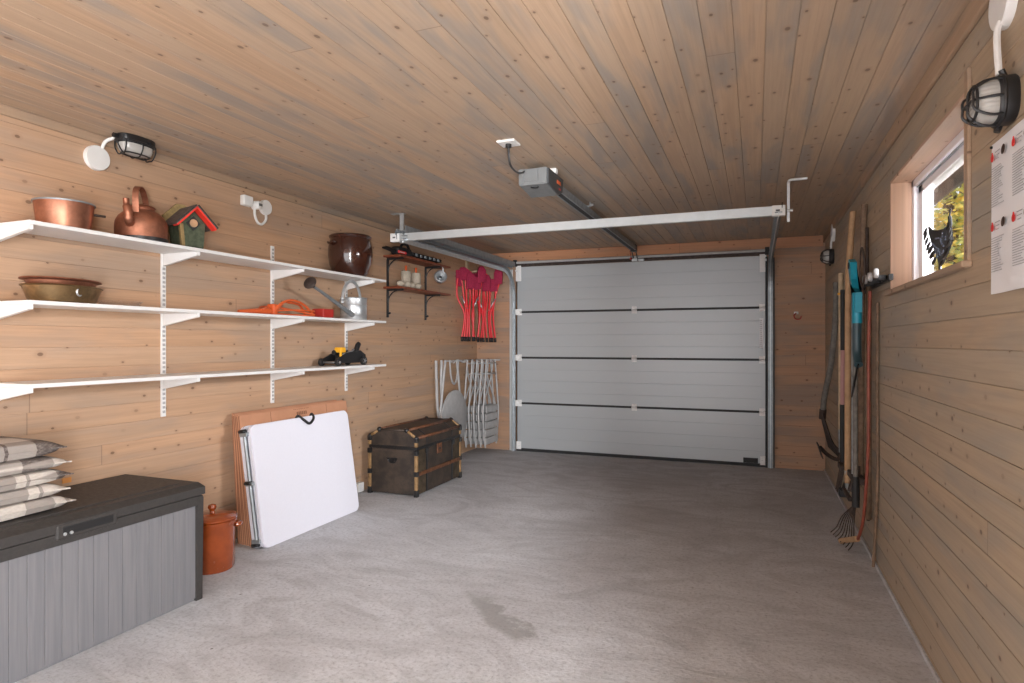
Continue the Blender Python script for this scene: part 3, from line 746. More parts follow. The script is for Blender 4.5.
# trolley jack
t = thing('trolley_jack', 'black and yellow trolley jack on the bottom white shelf', 'jack', (-2.945, 4.0, Z3))
for s in (-.06, .06):
    MB().prism([(s-.004, -.19, .02), (s-.004, .19, .02), (s-.004, .20, .08), (s-.004, .13, .115), (s-.004, -.04, .10), (s-.004, -.18, .05)], (.008, 0, 0)).build('side_plate', 'blackm', t)
MB().box((-.045, -.05, .02), (.045, .18, .085), .008).build('hydraulic_unit', 'black', t)
MB().tube([(0, .12, .07), (.0, -.12, .10)], .020, 10).build('lift_arm', 'blackm', t)
MB().tube([(.045, -.07, .085), (.045, .05, .112)], .006, 8).build('link_rod', 'galv', t)
mb = MB(); mb.box((.0, -.115, .10), (.06, -.05, .140), .008); mb.box((.05, -.12, .04), (.062, -.10, .12), .004); mb.build('saddle', 'yellow', t)
MB().tube([(.0, .15, .09), (.0, .185, .155), (.0, .20, .165)], [.018, .022, .02], 10).build('handle_socket', 'blackm', t)
for x in (-.075, .075):
    for y, r, nm, m_ in ((-.165, .028, 'front_wheel', 'black'), (.155, .034, 'castor', 'black')):
        wq = MB().lathe([(.001, -.014), (r*.85, -.014), (r, -.010), (r, .010), (r*.85, .014), (.001, .014)], (x, y, r), (1, 0, 0), 20).build(nm, m_, t)
        mb = MB(); mb.lathe([(.001, 0), (.011, 0), (.008, .006), (.001, .007)], (x+.014, y, r), (1, 0, 0), 12)
        for q in range(5 if y > 0 else 0): mb.lathe([(.001, 0), (.004, 0), (.001, .004)], (x+.014, y+.02*math.cos(q*1.257), r+.02*math.sin(q*1.257)), (1, 0, 0), 6)
        mb.build('hub', 'wheel', wq)
MB().tube([(-.08, -.165, .028), (.08, -.165, .028)], .008, 8).build('axle', 'wheel', t)
MB().tube([(.045, -.075, .0305), (.045, .0, .04)], .012, 8).build('crossbar', 'galvd', t)
MB().tube([(0, .10, .10), (.01, .115, .125)], .010, 8).build('valve_cap', 'wheel', t)

# ------------------------------------------------------------------ wall lamps, boxes and sockets
def bulkhead(name, label, loc, rot, length=.20, wid=.11, dep=.085):
    """caged bulkhead lamp: base lies in local XY with the long side on Y, glass towards +Z"""
    t = thing(name, label, 'lamp', loc); t.rotation_euler = rot
    L2, W2 = length/2, wid/2
    def oval(k, z, n=28): return [(W2*k*math.copysign(abs(math.cos(a))**.75, math.cos(a)), L2*k*math.copysign(abs(math.sin(a))**.75, math.sin(a)), z) for a in [2*PI*i/n for i in range(n)]]
    def loft(rs, mat, nm):
        n = 28; vs = []; fs = []
        for k, z in rs: vs += oval(k, z)
        for i in range(len(rs)-1):
            for q in range(n):
                l = (q+1) % n; fs.append((i*n+q, i*n+l, (i+1)*n+l, (i+1)*n+q))
        fs += [tuple(range(n))[::-1], tuple((len(rs)-1)*n+q for q in range(n))]
        return MB().add(vs, fs, True).build(nm, mat, t)
    loft([(.95, 0), (1.0, .004), (1.0, .036), (.93, .042)], 'blackm', 'base')
    loft([(.88, .034), (.88, .06), (.78, .08), (.55, dep+.004), (.2, dep+.008)], 'lampglass', 'glass_cover')
    mb = MB(); mb.tube(oval(1.0, .032), .005, 6, closed=True); mb.tube(oval(.72, dep+.004), .0035, 6, closed=True)
    for y in (-.42, .0, .42):
        yy = y*length; xx = W2*.97*math.sqrt(max(0, 1-(2*y)**2*.6))
        mb.tube(smooth([(-xx, yy, .034), (-xx*.98, yy, dep*.75), (-xx*.55, yy*.95, dep+.012), (0, yy*.95, dep+.014), (xx*.55, yy*.95, dep+.012), (xx*.98, yy, dep*.75), (xx, yy, .034)], 3), .0035, 6)
    mb.tube(smooth([(0, -L2*.98, .034), (0, -L2*.95, dep*.7), (0, -L2*.6, dep+.012), (0, 0, dep+.015), (0, L2*.6, dep+.012), (0, L2*.95, dep*.7), (0, L2*.98, .034)], 3), .0035, 6)
    mb.build('cage', 'blackm', t)
    mb = MB(); mb.tube([(0, L2, .018), (0, L2+.022, .018)], .012, 10); mb.tube([(W2*.8, -L2*.3, .02), (W2+.014, -L2*.3, .03)], .008, 8); mb.tube([(-W2*.8, L2*.3, .02), (-W2-.014, L2*.3, .03)], .008, 8)
    mb.build('fixing_lugs', 'blackm', t)
    return t
# ceiling/left: mounted on the ceiling beside the left wall
bulkhead('bulkhead_lamp', 'black caged lamp up in the left corner under the ceiling, above the copper kettle', (-2.965, 2.29, ZC), (PI, 0, 0), .195, .11)
def jbox(label, loc, nrm, r=.055, cable=None):
    t = thing('junction_box', label, 'junction box', loc)
    MB().lathe([(.001, 0), (r, 0), (r, .020), (r*.97, .024), (.001, .0245)], (0, 0, 0), nrm, 28).build('cover', 'plastic_w', t)
    if cable: MB().tube(smooth(cable), .0085, 8).build('conduit', 'plastic_w', t)
    return t
jbox('round white junction box on the left wall beside the ceiling lamp', (XL, 2.175, 2.18), (1, 0, 0), .062, [(.02, .02, .055), (.045, .025, .09), (.10, .05, .108), (.145, .085, .10)])
jbox('round white junction box with looping cable right of the white wall socket', (XL, 3.335, 2.165), (1, 0, 0), .050, [(.015, -.0, -.045), (.02, -.005, -.085), (.02, -.04, -.12), (.02, -.08, -.115), (.02, -.105, -.07), (.02, -.105, -.03)])
t = thing('wall_socket', 'white outdoor wall socket with a plug next to the round junction box', 'socket', (XL, 3.165, 2.17))
MB().box((0, -.045, -.032), (.04, .035, .036), .008).build('case', 'plastic_w', t)
MB().lathe([(.001, 0), (.028, 0), (.028, .045), (.024, .052), (.001, .054)], (.0, .07, -.01), (1, .2, 0), 20).build('plug', 'plastic_w', t)
MB().box((.054, .065, -.016), (.057, .095, .0)).build('plug_label', 'opgrey', t)
# right wall lamps
bulkhead('bulkhead_lamp', 'large black caged lamp on the right wall above the poster', (XR, 2.015, 1.89), (0, -PI/2, 0), .115, .125, .085)
jbox('white oval junction box and pipe above the near right wall lamp', (XR, 2.045, 2.17), (-1, 0, 0), .075, [(-.02, -.01, -.06), (-.03, -.015, -.10), (-.03, -.03, -.21)])
bulkhead('bulkhead_lamp', 'small distant black caged lamp on the right wall near the end corner', (XR, 6.10, 2.005), (0, -PI/2, 0), .13, .13, .085)
jbox('white junction box and pipe above the distant right wall lamp', (XR, 6.03, 2.20), (-1, 0, 0), .075, [(-.02, 0, -.04), (-.025, .01, -.08), (-.025, .03, -.13)])

# red hook with a tag on the end wall
t = thing('wall_hook', 'tiny red and white hook with a loop right of the garage door', 'hook', (.37, YB, 1.525))
MB().box((-.02, -.012, .01), (.02, 0, .035), .003).build('plate', 'plastic_w', t)
MB().tube(smooth([(0, -.012, .02), (-.02, -.03, 0), (-.01, -.03, -.035), (.03, -.03, -.04), (.045, -.03, -.01)]), .005, 6).build('loop', 'red', t)
# low socket by the floor
t = thing('floor_socket', 'small white socket low on the left wall behind the folding table', 'socket', (XL, 4.38, .035))
MB().box((0, -.035, -.02), (.05, .045, .055), .006).build('case', 'plastic_w', t)
MB().box((.05, -.02, -.008), (.054, .03, .045), .002).build('flap', 'clear', t)

# ------------------------------------------------------------------ poster
t = thing('poster', 'white printed sheet with red emblems pinned to the right wall under the lamp', 'poster', (XR, 1.885, 1.60))
y1, y0, zt, zb = .272, -.26, .212, -.212
vs = []; fs = []; nU, nV = 12, 8
for i in range(nU+1):
    for j in range(nV+1):
        y = y0+(y1-y0)*i/nU; z = zb+(zt-zb)*j/nV; vs.append((-.004-.006*math.sin(i*.5+1)**2*(1-j/nV*.7), y, z))
for i in range(nU):
    for j in range(nV): a = i*(nV+1)+j; fs.append((a, a+nV+1, a+nV+2, a+1))
b0 = len(vs); vs += [(x+.0015, y, z) for x, y, z in vs]; fs += [tuple(b0+q for q in f)[::-1] for f in fs[:nU*nV]]
MB().add(vs, fs, True).build('sheet', 'paper', t)
random.seed(11)
for cidx in range(3):
    yL = y1-.022-cidx*.155       # columns run on towards the front of the garage
    for r_, (ztop, nlin) in enumerate(((.190, 17), (-.005, 15))):
        ink, red_, dk = MB(), MB(), MB()
        red_.lathe([(.001, 0), (.0105, 0), (.0105, .001), (.001, .0012)], (-.0115, yL-.006, ztop-.022), (-1, 0, 0), 14)
        red_.box((-.0125, yL-.009, ztop-.014), (-.0112, yL-.003, ztop-.007))
        dk.lathe([(.001, 0), (.011, 0), (.011, .001), (.001, .0012)], (-.0115, yL-.088, ztop-.018), (-1, 0, 0), 14, sy=1.3)
        for q in range(3): ink.box((-.0122, yL-.028-.003*q, ztop-.010-q*.010), (-.0114, yL-.064+.004*q, ztop-.0125-q*.010))
        for q in range(nlin):
            zz = ztop-.052-q*.0066; le = random.uniform(.05, .095)
            ink.box((-.0122, yL, zz), (-.0114, yL-le, zz-.0018))
        ink.build('text_column', 'ink', t); red_.build('red_emblem', 'inkred', t); dk.build('dark_emblem', 'inkdk', t)
MB().lathe([(.004, 0), (.004, .004), (.001, .006)], (-.006, y1-.008, zt-.008), (-1, 0, 0), 10).build('pin', 'blackm', t)

# ------------------------------------------------------------------ storage chest and cushions
t = thing('storage_chest', 'long grey plastic storage chest with dark lid against the left wall', 'storage chest', (-2.80, 1.59, 0))
cx0, cx1, cy0, cy1 = -.27, .27, -.73, .715
MB().box((cx0, cy0, 0), (cx1-.012, cy1-.012, .49)).build('box', 'chest', t)
mb = MB(); n = 22; wpl = (cy1-.03-(cy0+.03))/n
for k in range(n): a = cy0+.03+k*wpl; mb.box((cx1-.014, a+.0008, .012), (cx1-.004, a+wpl-.0008, .47), .0015)
mb.build('front_panel', 'chest', t)
for y in (cy0, cy1-.034): MB().prism([(cx1-.02, y, 0), (cx1+.004, y, 0), (cx1+.012, y, .50), (cx1-.02, y, .50)], (0, .034, 0)).build('corner_post', 'lidgrey', t)
MB().box((cx0, cy1-.014, 0), (cx1, cy1-.002, .5)).build('end_panel', 'lidgrey', t)
MB().box((cx0, cy0, .462), (cx1+.010, cy1, .508), .004).build('top_rail', 'lidgrey', t)
lid = MB(); lid.prism([(cx0, cy0-.008, .512), (cx1+.014, cy0-.008, .512), (cx1+.014, cy0-.008, .548), (cx1-.03, cy0-.008, .565), (cx0, cy0-.008, .565)], (0, cy1-cy0+.016, 0)); lid = lid.build('lid', 'lidgrey', t)
MB().box((cx0+.04, cy0+.05, .563), (cx1-.08, cy1-.06, .569), .003).build('lid_panel', 'lidgrey', lid)
mb = MB(); hy = .145; mb.box((cx1+.002, hy-.125, .485), (cx1+.019, hy+.125, .545), .008); h_ = mb.build('handle_recess', 'lidgrey', t)
MB().box((cx1+.012, hy-.105, .500), (cx1+.0205, hy+.105, .534), .004).build('grip', 'black', h_)
for y in (hy-.095, hy-.07): MB().lathe([(.001, 0), (.007, 0), (.006, .004), (.001, .005)], (cx1+.0205, y, .505), (1, 0, 0), 10).build('screw', 'galv', h_)
random.seed(5)
dl = MB()
def cushion(loc, rz, hx, hy, th, mat, label, tilt=0.):
    t = thing('cushion', label, 'cushion', loc, rz, 'plaid cushions stacked on the chest'); t.rotation_euler[1] = tilt
    n = 20; vs = []; fs = []
    for side in (1, -1):
        for i in range(n+1):
            for j in range(n+1):
                u, v = 2*i/n-1, 2*j/n-1
                pin = 1-.13*(1-abs(u)**3)*(abs(v)**5); pin2 = 1-.13*(1-abs(v)**3)*(abs(u)**5)
                zz = th/2*((1-abs(u)**7)*(1-abs(v)**7))**.5*(1-.22*(abs(u*v)**2)) if abs(u) < 1 and abs(v) < 1 else 0.
                vs.append((u*hx*pin2, v*hy*pin, th/2+side*zz+.004*math.sin(5*u+loc[2]*40)*math.sin(4*v)*(1-u*u)*(1-v*v)))
    m = (n+1)**2
    for s in (0, 1):
        for i in range(n):
            for j in range(n):
                a = s*m+i*(n+1)+j; f = (a, a+n+1, a+n+2, a+1); fs.append(f if s == 0 else f[::-1])
    MB().add(vs, fs, True).build('cover', mat, t)
    rim = [(-hx*.995, -hy*.995), (hx*.995, -hy*.995), (hx*.995, hy*.995), (-hx*.995, hy*.995)]
    pts = []
    for k in range(4):
        a, b = rim[k], rim[(k+1) % 4]
        for q in range(10):
            s = q/10; bow = .13*(1-abs(2*s-1)**3)
            x, y = a[0]+(b[0]-a[0])*s, a[1]+(b[1]-a[1])*s
            if k in (0, 2): y *= (1-bow)
            else: x *= (1-bow)
            pts.append((x, y, th/2))
    MB().tube(pts, .003, 6, closed=True).build('seam', mat, t)
zc = .568
for i, (lab, dx, dy, rz, th) in enumerate([
    ('plaid grey and cream cushion, bottom of the stack on the chest', .0, .0, .05, .064),
    ('plaid cushion second from the bottom of the stack on the chest', -.01, -.01, -.03, .060),
    ('plaid cushion in the middle of the stack on the chest', .0, -.01, .06, .062),
    ('plaid cushion second from the top of the stack on the chest', -.015, .0, -.05, .058),
    ('plaid grey cushion with a dark band, top of the stack on the chest', -.02, -.02, .0, .074)]):
    cushion((-2.84+dx, 1.525+dy, zc), rz, .225, .225, th, plaid('plaid_linen_'+'abcde'[i], (.1, .37, .62, .05, .8)[i]), lab)
    zc += th*.90

# ------------------------------------------------------------------ orange lidded crock
t = thing('lidded_crock', 'orange-brown glazed crock with lid between the chest and the folding table', 'crock', (-2.815, 2.635, 0))
MB().lathe([(.001, 0), (.107, 0), (.115, .01), (.118, .235), (.122, .245), (.128, .26), (.129, .272), (.12, .276), (.106, .27), (.106, .03), (.001, .02)], seg=44).build('pot', 'terra', t)
ld = MB().lathe([(.112, .272), (.130, .278), (.131, .288), (.118, .297), (.05, .306), (.018, .31), (.001, .31)], seg=44).build('lid', 'terra', t)
MB().lathe([(.015, .308), (.012, .318), (.018, .328), (.023, .338), (.019, .352), (.001, .358)], seg=22).build('knob', 'terra', ld)
for a in (math.radians(50), math.radians(230)):
    c = V((math.cos(a)*.116, math.sin(a)*.116, .235)); tn = V((-math.sin(a), math.cos(a), 0)); rn = V((math.cos(a), math.sin(a), 0))
    MB().tube([c+tn*(.035*math.cos(q))+rn*(.028*math.sin(q)) for q in [PI*k/10 for k in range(11)]], .012, 8).build('handle', 'terra', t)

# ------------------------------------------------------------------ leaning folding table and cardboard boxes
def lean(t, x_bottom, x_top_wall, height):
    a = math.asin(min(.9, (x_bottom-x_top_wall)/height)); return a
def leanbox(pt, ang):      # local (thickness outwards, y, height up the slab) rotated about Y
    return Matrix.Rotation(-ang, 4, 'Y')
ang = math.radians(8.5)
def slab(mb, y0, y1, h, th, r, tx=0.):
    """rounded-corner slab in the local YZ plane, thickness along +X"""
    pts = []
    for cy, cz, a0 in ((y0+r, r, 180), (y1-r, r, 270), (y1-r, h-r, 0), (y0+r, h-r, 90)):
        for k in range(7): a = math.radians(a0+15*k); pts.append((tx, cy+r*math.cos(a), cz+r*math.sin(a)))
    return mb.prism(pts, (th, 0, 0))
tb = thing('folding_table', 'white folded plastic table leaning on the cardboard boxes', 'folding table', (-2.79, 0, 0)); tb.rotation_euler = (0, -ang, 0)
Y0, Y1, HT = 2.975, 3.95, .75
mb = MB(); slab(mb, Y0, Y1, HT, .022, .045); mb.build('tabletop', 'tablew', tb)
mb = MB(); slab(mb, Y0, Y1, HT, .022, .045, -.062); mb.build('tabletop', 'tablew', tb)
mb = MB(); mb.tube([(-.02, Y0-.004, .06), (-.02, Y0-.004, HT-.05)], .011, 10)
for z in (.05, .40, HT-.05): mb.box((-.05, Y0-.018, z-.012), (.01, Y0+.01, z+.012), .003)
mb.tube([(-.035, Y0+.012, .07), (-.035, Y0+.012, HT-.08)], .008, 8)
mb.build('leg_frame', 'galvd', tb)
mb = MB()
for z in (.03, HT-.03, .405): mb.tube([(-.05, Y0-.012, z), (.0, Y0-.012, z)], .012, 8)
mb.build('leg_caps', 'blackm', tb)
MB().tube(smooth([(-.01, 3.42, HT-.01), (.012, 3.425, HT+.012), (.035, 3.45, HT-.02), (.038, 3.50, HT-.05), (.035, 3.55, HT-.02), (.012, 3.565, HT+.012), (-.01, 3.57, HT-.005)]), .009, 8).build('carry_handle', 'black', tb)
mb = MB(); slab(mb, Y0+.002, Y1-.002, HT-.003, .006, .045, .0205); mb.build('edge_rim', 'tablew', tb)
random.seed(9)
for k in range(4):
    dz = [0, .004, -.003, .006][k]
    t = thing('flat_cardboard_box', ['flat brown cardboard box leaning directly behind the white table', 'second flat cardboard box behind the white table', 'third flat cardboard box behind the white table', 'flat cardboard box leaning closest to the left wall'][k], 'cardboard box', (-2.79-.068-.037*(k+1), 0, 0), 0, 'flat cardboard boxes behind the folding table'); t.rotation_euler = (0, -math.radians(7.6-1.35*k), 0)
    h = .805+dz; y0 = 2.99+.006*k; y1 = 4.07-.015*k
    MB().box((0, y0, 0), (.031, y1, h), .003).build('carton', 'card', t)
    mb = MB(); mb.box((.004, y0-.0008, .004), (.008, y0+.002, h-.004)); mb.box((.020, y0-.0008, .004), (.024, y0+.002, h-.004)); mb.build('flap_edges', 'cardd', t)
    if k == 0:
        mb = MB(); mb.box((.0308, 3.25, h-.085), (.0316, 3.253, h-.002)); mb.box((.0308, 3.82, h-.085), (.0316, 3.823, h-.002)); mb.build('fold_line', 'cardd', t)
        mb = MB()
        for q in range(6): mb.box((.0308, 3.50+q*.018, h-.052), (.0314, 3.512+q*.018, h-.03))
        for q in range(9): mb.box((.0308, 3.47+q*.018, h-.014), (.0314, 3.482+q*.018, h-.010))
        mb.build('faint_print', 'cardd', t)

# ------------------------------------------------------------------ old trunk
t = thing('old_trunk', 'antique dark trunk with domed lid and wooden corner strips on the floor', 'trunk', (-2.79, 4.84, 0))
tx0, tx1, ty0, ty1 = -.215, .225, -.395, .40
MB().box((tx0, ty0, .012), (tx1, ty1, .385), .004).build('body', 'trunk', t)
lidp = [(tx0, .40), (tx1, .40), (tx1, .475), (tx1-.09, .535), (tx0+.09, .535), (tx0, .475)]
ld = MB().prism([(x, ty0, z) for x, z in lidp], (0, ty1-ty0, 0)).build('lid', 'trunk', t)
MB().box((tx0-.006, ty0-.006, .378), (tx1+.007, ty1+.006, .404), .003).build('metal_band', 'blackm', t)
for x in (tx0, tx1):
    for y in (ty0, ty1):
        MB().box((x-.012, y-.012, .03), (x+.012, y+.012, .375), .003).build('corner_strip', 'trunkpost', t)
        mb = MB()
        for z in (.0, .165, .335, .44): mb.box((x-.017, y-.017, z), (x+.017, y+.017, z+.04 if z else .055), .003)
        mb.build('corner_cap', 'blackm', t)
        MB().box((x-.012, y-.012, .405), (x+.012, y+.012, .475), .003).build('lid_strip', 'trunkpost', ld)
for y in (ty0, ty1):
    mb = MB()
    for (a, b) in ((lidp[5], lidp[4]), (lidp[2], lidp[3])):
        mb.tube([(a[0], y, a[1]), (b[0], y, b[1])], .012, 8)
    mb.build('arched_strip', 'trunkpost', ld)
    MB().tube([(lidp[4][0], y, lidp[4][1]), (lidp[3][0], y, lidp[3][1])], .009, 8).build('ridge_strip', 'trunk', ld)
    mb = MB()
    for p in (lidp[2], lidp[3], lidp[4], lidp[5]): mb.ball((p[0], y, p[1]), .021, 10)
    mb.build('knee_caps', 'blackm', ld)
MB().tube([(tx1, ty0, .475), (tx1, ty1, .475)], .013, 8).build('lid_edge', 'trunkrib', ld)
MB().tube([(tx1-.09, ty0, .535), (tx1-.09, ty1, .535)], .014, 8).build('lid_edge', 'trunkrib', ld)
MB().tube([(tx0+.09, ty0, .535), (tx0+.09, ty1, .535)], .012, 8).build('lid_edge', 'trunkrib', ld)
MB().box((tx1, ty0+.03, .165), (tx1+.012, ty1-.02, .195), .003).build('waist_strip', 'trunkrib', t)
for a, b in ((ty0+.02, ty0+.15), (ty1-.15, ty1-.02)): MB().box((tx1, a, .02), (tx1+.005, b, .375), .002).build('canvas_panel', 'trunkpanel', t)
for yy in (ty0+.16, ty1-.17): MB().box((tx1, yy, .02), (tx1+.009, yy+.018, .38), .002).build('iron_strap', 'blackm', t)
for yy in (ty0+.15, ty1-.16):
    mb = MB(); mb.box((tx1+.004, yy-.012, .335), (tx1+.02, yy+.03, .375), .003); mb.build('latch', 'blackm', t)
mb = MB(); mb.box((tx1+.002, -.055, .30), (tx1+.012, .03, .385), .003); lk = mb.build('lock_plate', 'trunkrib', t)
MB().lathe([(.001, 0), (.012, 0), (.01, .006), (.001, .007)], (tx1+.012, -.012, .34), (1, 0, 0), 12).build('keyhole', 'blackm', lk)
for (yy) in (ty0+.16, ty1-.17): MB().prism([(tx1+.002, yy, .405), (tx1+.006, yy, .475), (tx1-.085, yy, .541), (tx1-.09, yy, .536), (tx1-.0, yy, .47)], (0, .018, 0)).build('lid_strap', 'blackm', ld)
mb = MB(); mb.prism([(-.045, ty0-.006, .305), (.045, ty0-.006, .305), (.045, ty0-.006, .292), (.022, ty0-.006, .262), (-.022, ty0-.006, .262), (-.045, ty0-.006, .292)], (0, .008, 0)); mb.tube(arc((0, ty0-.012, .292), .032, 180, 360, 8, 'XZ', .022), .006, 6); mb.build('side_handle', 'blackm', t)

# ------------------------------------------------------------------ dark shelf with things on it
t = thing('bracket_shelf', 'two-tier reddish wooden shelf on black iron rails in the left back corner', 'shelf', (XL, 5.2, 0))
for y in (-.35, .345):
    MB().box((0, y-.012, 1.48), (.014, y+.012, 2.00), .002).build('upright', 'blackm', t)
    for zb in (1.735, 2.015):
        mb = MB(); mb.box((0, y-.008, zb-.016), (.17, y+.008, zb), .001)
        mb.tube([(.012+.11*(1-math.cos(a))**1.0, y, zb-.012-.11*(1-math.sin(a))) for a in [math.radians(q) for q in range(0, 91, 10)]], .005, 6)
        mb.build('bracket', 'blackm', t)
    mb = MB(); mb.tube([(.01, y, 1.515), (.035, y, 1.52)], .009, 8); mb.build('end_hook', 'blackm', t)
for zb, ya, yb in ((1.735, -.42, .55), (2.015, -.42, .55)):
    MB().box((.004, ya, zb), (.185, yb, zb+.018), .003).build('shelf_board', 'mahog', t)
SZT, SZL = 2.033, 1.753
for i, (y, lab) in enumerate(((4.985, 'beige wax garden torch with orange wick, left one on the dark bracket shelf'), (5.165, 'beige wax garden torch with orange wick, right one on the dark bracket shelf'))):
    t = thing('garden_torch', lab, 'torch', (-2.985, y, SZL), 0, 'garden torches on the bracket shelf')
    MB().lathe([(.001, 0), (.043, 0), (.046, .006), (.046, .15), (.042, .155), (.001, .152)], seg=24).build('wax_body', 'beige', t)
    MB().tube([(0, 0, .15), (0, 0, .205)], .011, 8).build('wick', 'orange', t)
random.seed(21)
for i in range(4):
    y = 4.80+i*.098
    q = MB().ball((0, 0, .026), .038, 14, (.8, 1, .68))
    q.v = [(x+.004*math.sin(17*z+i), yy+.004*math.sin(40*x), max(z, 0)) for x, yy, z in q.v]
    o = q.build('stone', 'beige'); o.location = (-2.93+.01*(i % 2), y+.0, SZL)
    tag(o, 'small rounded beige stone on the dark bracket shelf, %s' % ['at the left end', 'second from the left', 'below the left torch', 'right of the other stones'][i], 'stone', 'beige stones on the bracket shelf')
# folded black umbrella-like tool and small tins on the upper board
t = thing('hedge_trimmer', 'black and red power tool lying on the dark bracket shelf top', 'power tool', (-2.98, 4.95, SZT))
MB().box((-.045, -.17, 0), (.05, .06, .075), .022).build('body', 'black', t)
MB().tube([(0, -.16, .03), (0, -.30, .04), (0, -.36, .035)], [.022, .016, .006], 10).build('nose', 'black', t)
MB().box((.045, -.19, .008), (.062, -.06, .034), .007).build('red_cover', 'inkred', t)
MB().box((.0625, -.18, .016), (.0645, -.10, .022)).build('white_stripe', 'plastic_w', t)
MB().tube(smooth([(0, -.08, .07), (0, -.03, .11), (0, .05, .11), (0, .09, .06)]), .012, 8).build('handle', 'black', t)
MB().box((-.006, .06, .02), (.055, .62, .05), .006).build('blade_guard', 'black', t)
for k in range(6):
    MB().box((.055, .10+k*.085, .016), (.064, .135+k*.085, .042), .003).build('clip', 'galvd', t)
t = thing('steel_ladle', 'shiny round steel pan hanging from the right end of the bracket shelf', 'pan', (-2.96, 5.61, 1.915))
MB().lathe([(.001, -.062), (.03, -.058), (.055, -.036), (.066, 0), (.064, .022), (.055, .030), (.05, .026), (.055, 0), (.001, -.05)], (0, 0, 0), (.5, -.6, .25), 28).build('bowl', 'galv', t)
MB().tube(smooth([(0, .045, .02), (0, .06, .05), (0, .05, .10), (0, .045, .108)]), .006, 8).build('handle', 'galv', t)
mb = MB(); mb.tube([(0, -.01, .0), (-.03, .09, .0)], .012, 8); mb.build('side_grip', 'blackm', t)

# ------------------------------------------------------------------ folded camping chairs hanging in the corner
t = thing('wall_peg', 'pale wooden peg high on the left wall carrying the red camping chairs', 'peg', (XL, 6.50, 2.10))
MB().box((0, -.035, -.06), (.03, .035, .14), .006).build('plate', 'handle', t)
MB().tube([(.02, 0, -.04), (.16, .0, -.03)], .011, 8).build('dowel', 'handle', t)
def camp_chair(loc, rz, seed, label, spread=1.):
    random.seed(seed)
    t = thing('camping_chair', label, 'camping chair', loc, rz, 'folded red camping chairs in the corner')
    H = .80
    for k in range(7):
        yb = (-.095+k*.032)*spread; yt = (-.13+k*.043)*spread*1.1; x = random.uniform(-.03, .03)
        MB().tube(smooth([(x, yb, .035), (x+.01, yb+random.uniform(-.03, .03), .3), (x-.01, (yb+yt)/2+random.uniform(-.03, .03), .5), (x, yt, H-.10-.04*random.random())], 4), .0105, 8).build('tube', 'redtube', t)
        MB().tube([(x, yb, .0), (x, yb, .05)], .014, 8).build('foot_cap', 'black', t)
    for s in (-1, 1): MB().tube([(.02, s*.10*spread, .50), (.02, s*.03, .36)], .007, 6).build('steel_strut', 'galv', t)
    mb = MB(); mb.tube(arc((.02, 0.0, H-.11), .035, 0, 180, 8, 'YZ', .085), .0085, 8); mb.tube([(.02, .035, H-.11), (.02, .045, .25)], .0085, 8); mb.tube([(.02, -.035, H-.11), (.02, -.045, .25)], .0085, 8); mb.build('arm_loop', 'redtube', t)
    for k in range(5):
        y = (-.13+k*.066)*spread; z = H-.05-.05*((k*7+seed) % 3)/2-(.05 if k in (2, 3) else 0); wf_ = .046+.010*(k % 2); hf = .095-.02*(k % 2)
        sk = random.uniform(-.015, .015); x0 = -.02+.012*(k % 3)
        q = MB().prism([(x0, y-wf_, z-hf), (x0, y+wf_, z-hf*.9), (x0, y+wf_*1.1, z+hf*.5), (x0, y+wf_*.3+sk, z+hf), (x0, y-wf_*.6+sk, z+hf*.95), (x0, y-wf_*1.05, z+hf*.3)], (.045, 0, 0))
        bm = bmesh.new(); vs_ = [bm.verts.new(v) for v in q.v]; [bm.faces.new([vs_[i_] for i_ in f]) for f in q.f]
        bmesh.ops.bevel(bm, geom=bm.edges[:], offset=.006, segments=2, affect='EDGES', profile=.5); bm.verts.index_update()
        MB().add([v.co[:] for v in bm.verts], [[v.index for v in f.verts] for f in bm.faces], True).build('fabric_fold', 'maroon', t); bm.free()
    return t
camp_chair((-2.99, 6.36, 1.27), math.radians(-50), 2, 'folded red camping chair hanging in the corner, the left one', 1.)
camp_chair((-2.885, 6.60, 1.26), math.radians(-80), 5, 'folded red camping chair hanging in the corner, next to the door rail', 1.05)

# ------------------------------------------------------------------ grey folding chairs and table on hooks
t = thing('hook_rail', 'grey wall hook rail low in the corner carrying the grey folding furniture', 'hook rail', (XL, 6.3, 1.035))
MB().tube([(.02, -.36, .02), (.02, .44, .02)], .008, 8).build('rail_wall', 'greytube', t)
MB().tube([(.02, .40, .02), (.34, .40, .02)], .008, 8).build('rail_end', 'greytube', t)
for y in (-.25, -.02, .02): MB().tube(smooth([(.02, y, .02), (.07, y, .0), (.09, y, .03)]), .006, 6).build('hook', 'greytube', t)
def folding_chair(loc, label):
    t = thing('folding_chair', label, 'folding chair', loc, 0, 'grey folding chairs hanging in the corner')
    W = .195
    for s in (-1, 1):
        MB().tube(smooth([(0, s*W*.62, 1.0), (0, s*W*.80, .80), (0, s*W*1.0, .56), (0, s*W*1.12, .42), (0, s*W*1.0, .22), (0, s*W*.8, .03)]), .010, 8).build('side_rail', 'greytube', t)
        MB().tube(smooth([(-.02, -s*W*.5, .98), (-.02, -s*W*.25, .80), (-.02, s*W*.45, .62), (-.02, s*W*.9, .45), (-.02, s*W*.8, .1)]), .009, 8).build('rear_leg', 'greytube', t)
    for k in range(5):
        z = .06+k*.088; w = W*(.86+.05*math.sin(k))
        MB().prism([(.006, -w, z), (.006, w, z), (.006, w, z+.072), (.006, -w, z+.072)], (.010, 0, 0)).build('slat', 'greytube', t)
    for k in range(2):
        MB().tube([(0, -W*.7, .84+k*.12), (0, W*.7, .84+k*.12)], .008, 8).build('back_slat', 'greytube', t)
    return t
ch0 = folding_chair((-2.79, 6.50, .065), 'grey slatted folding chair hanging nearest the garage door')
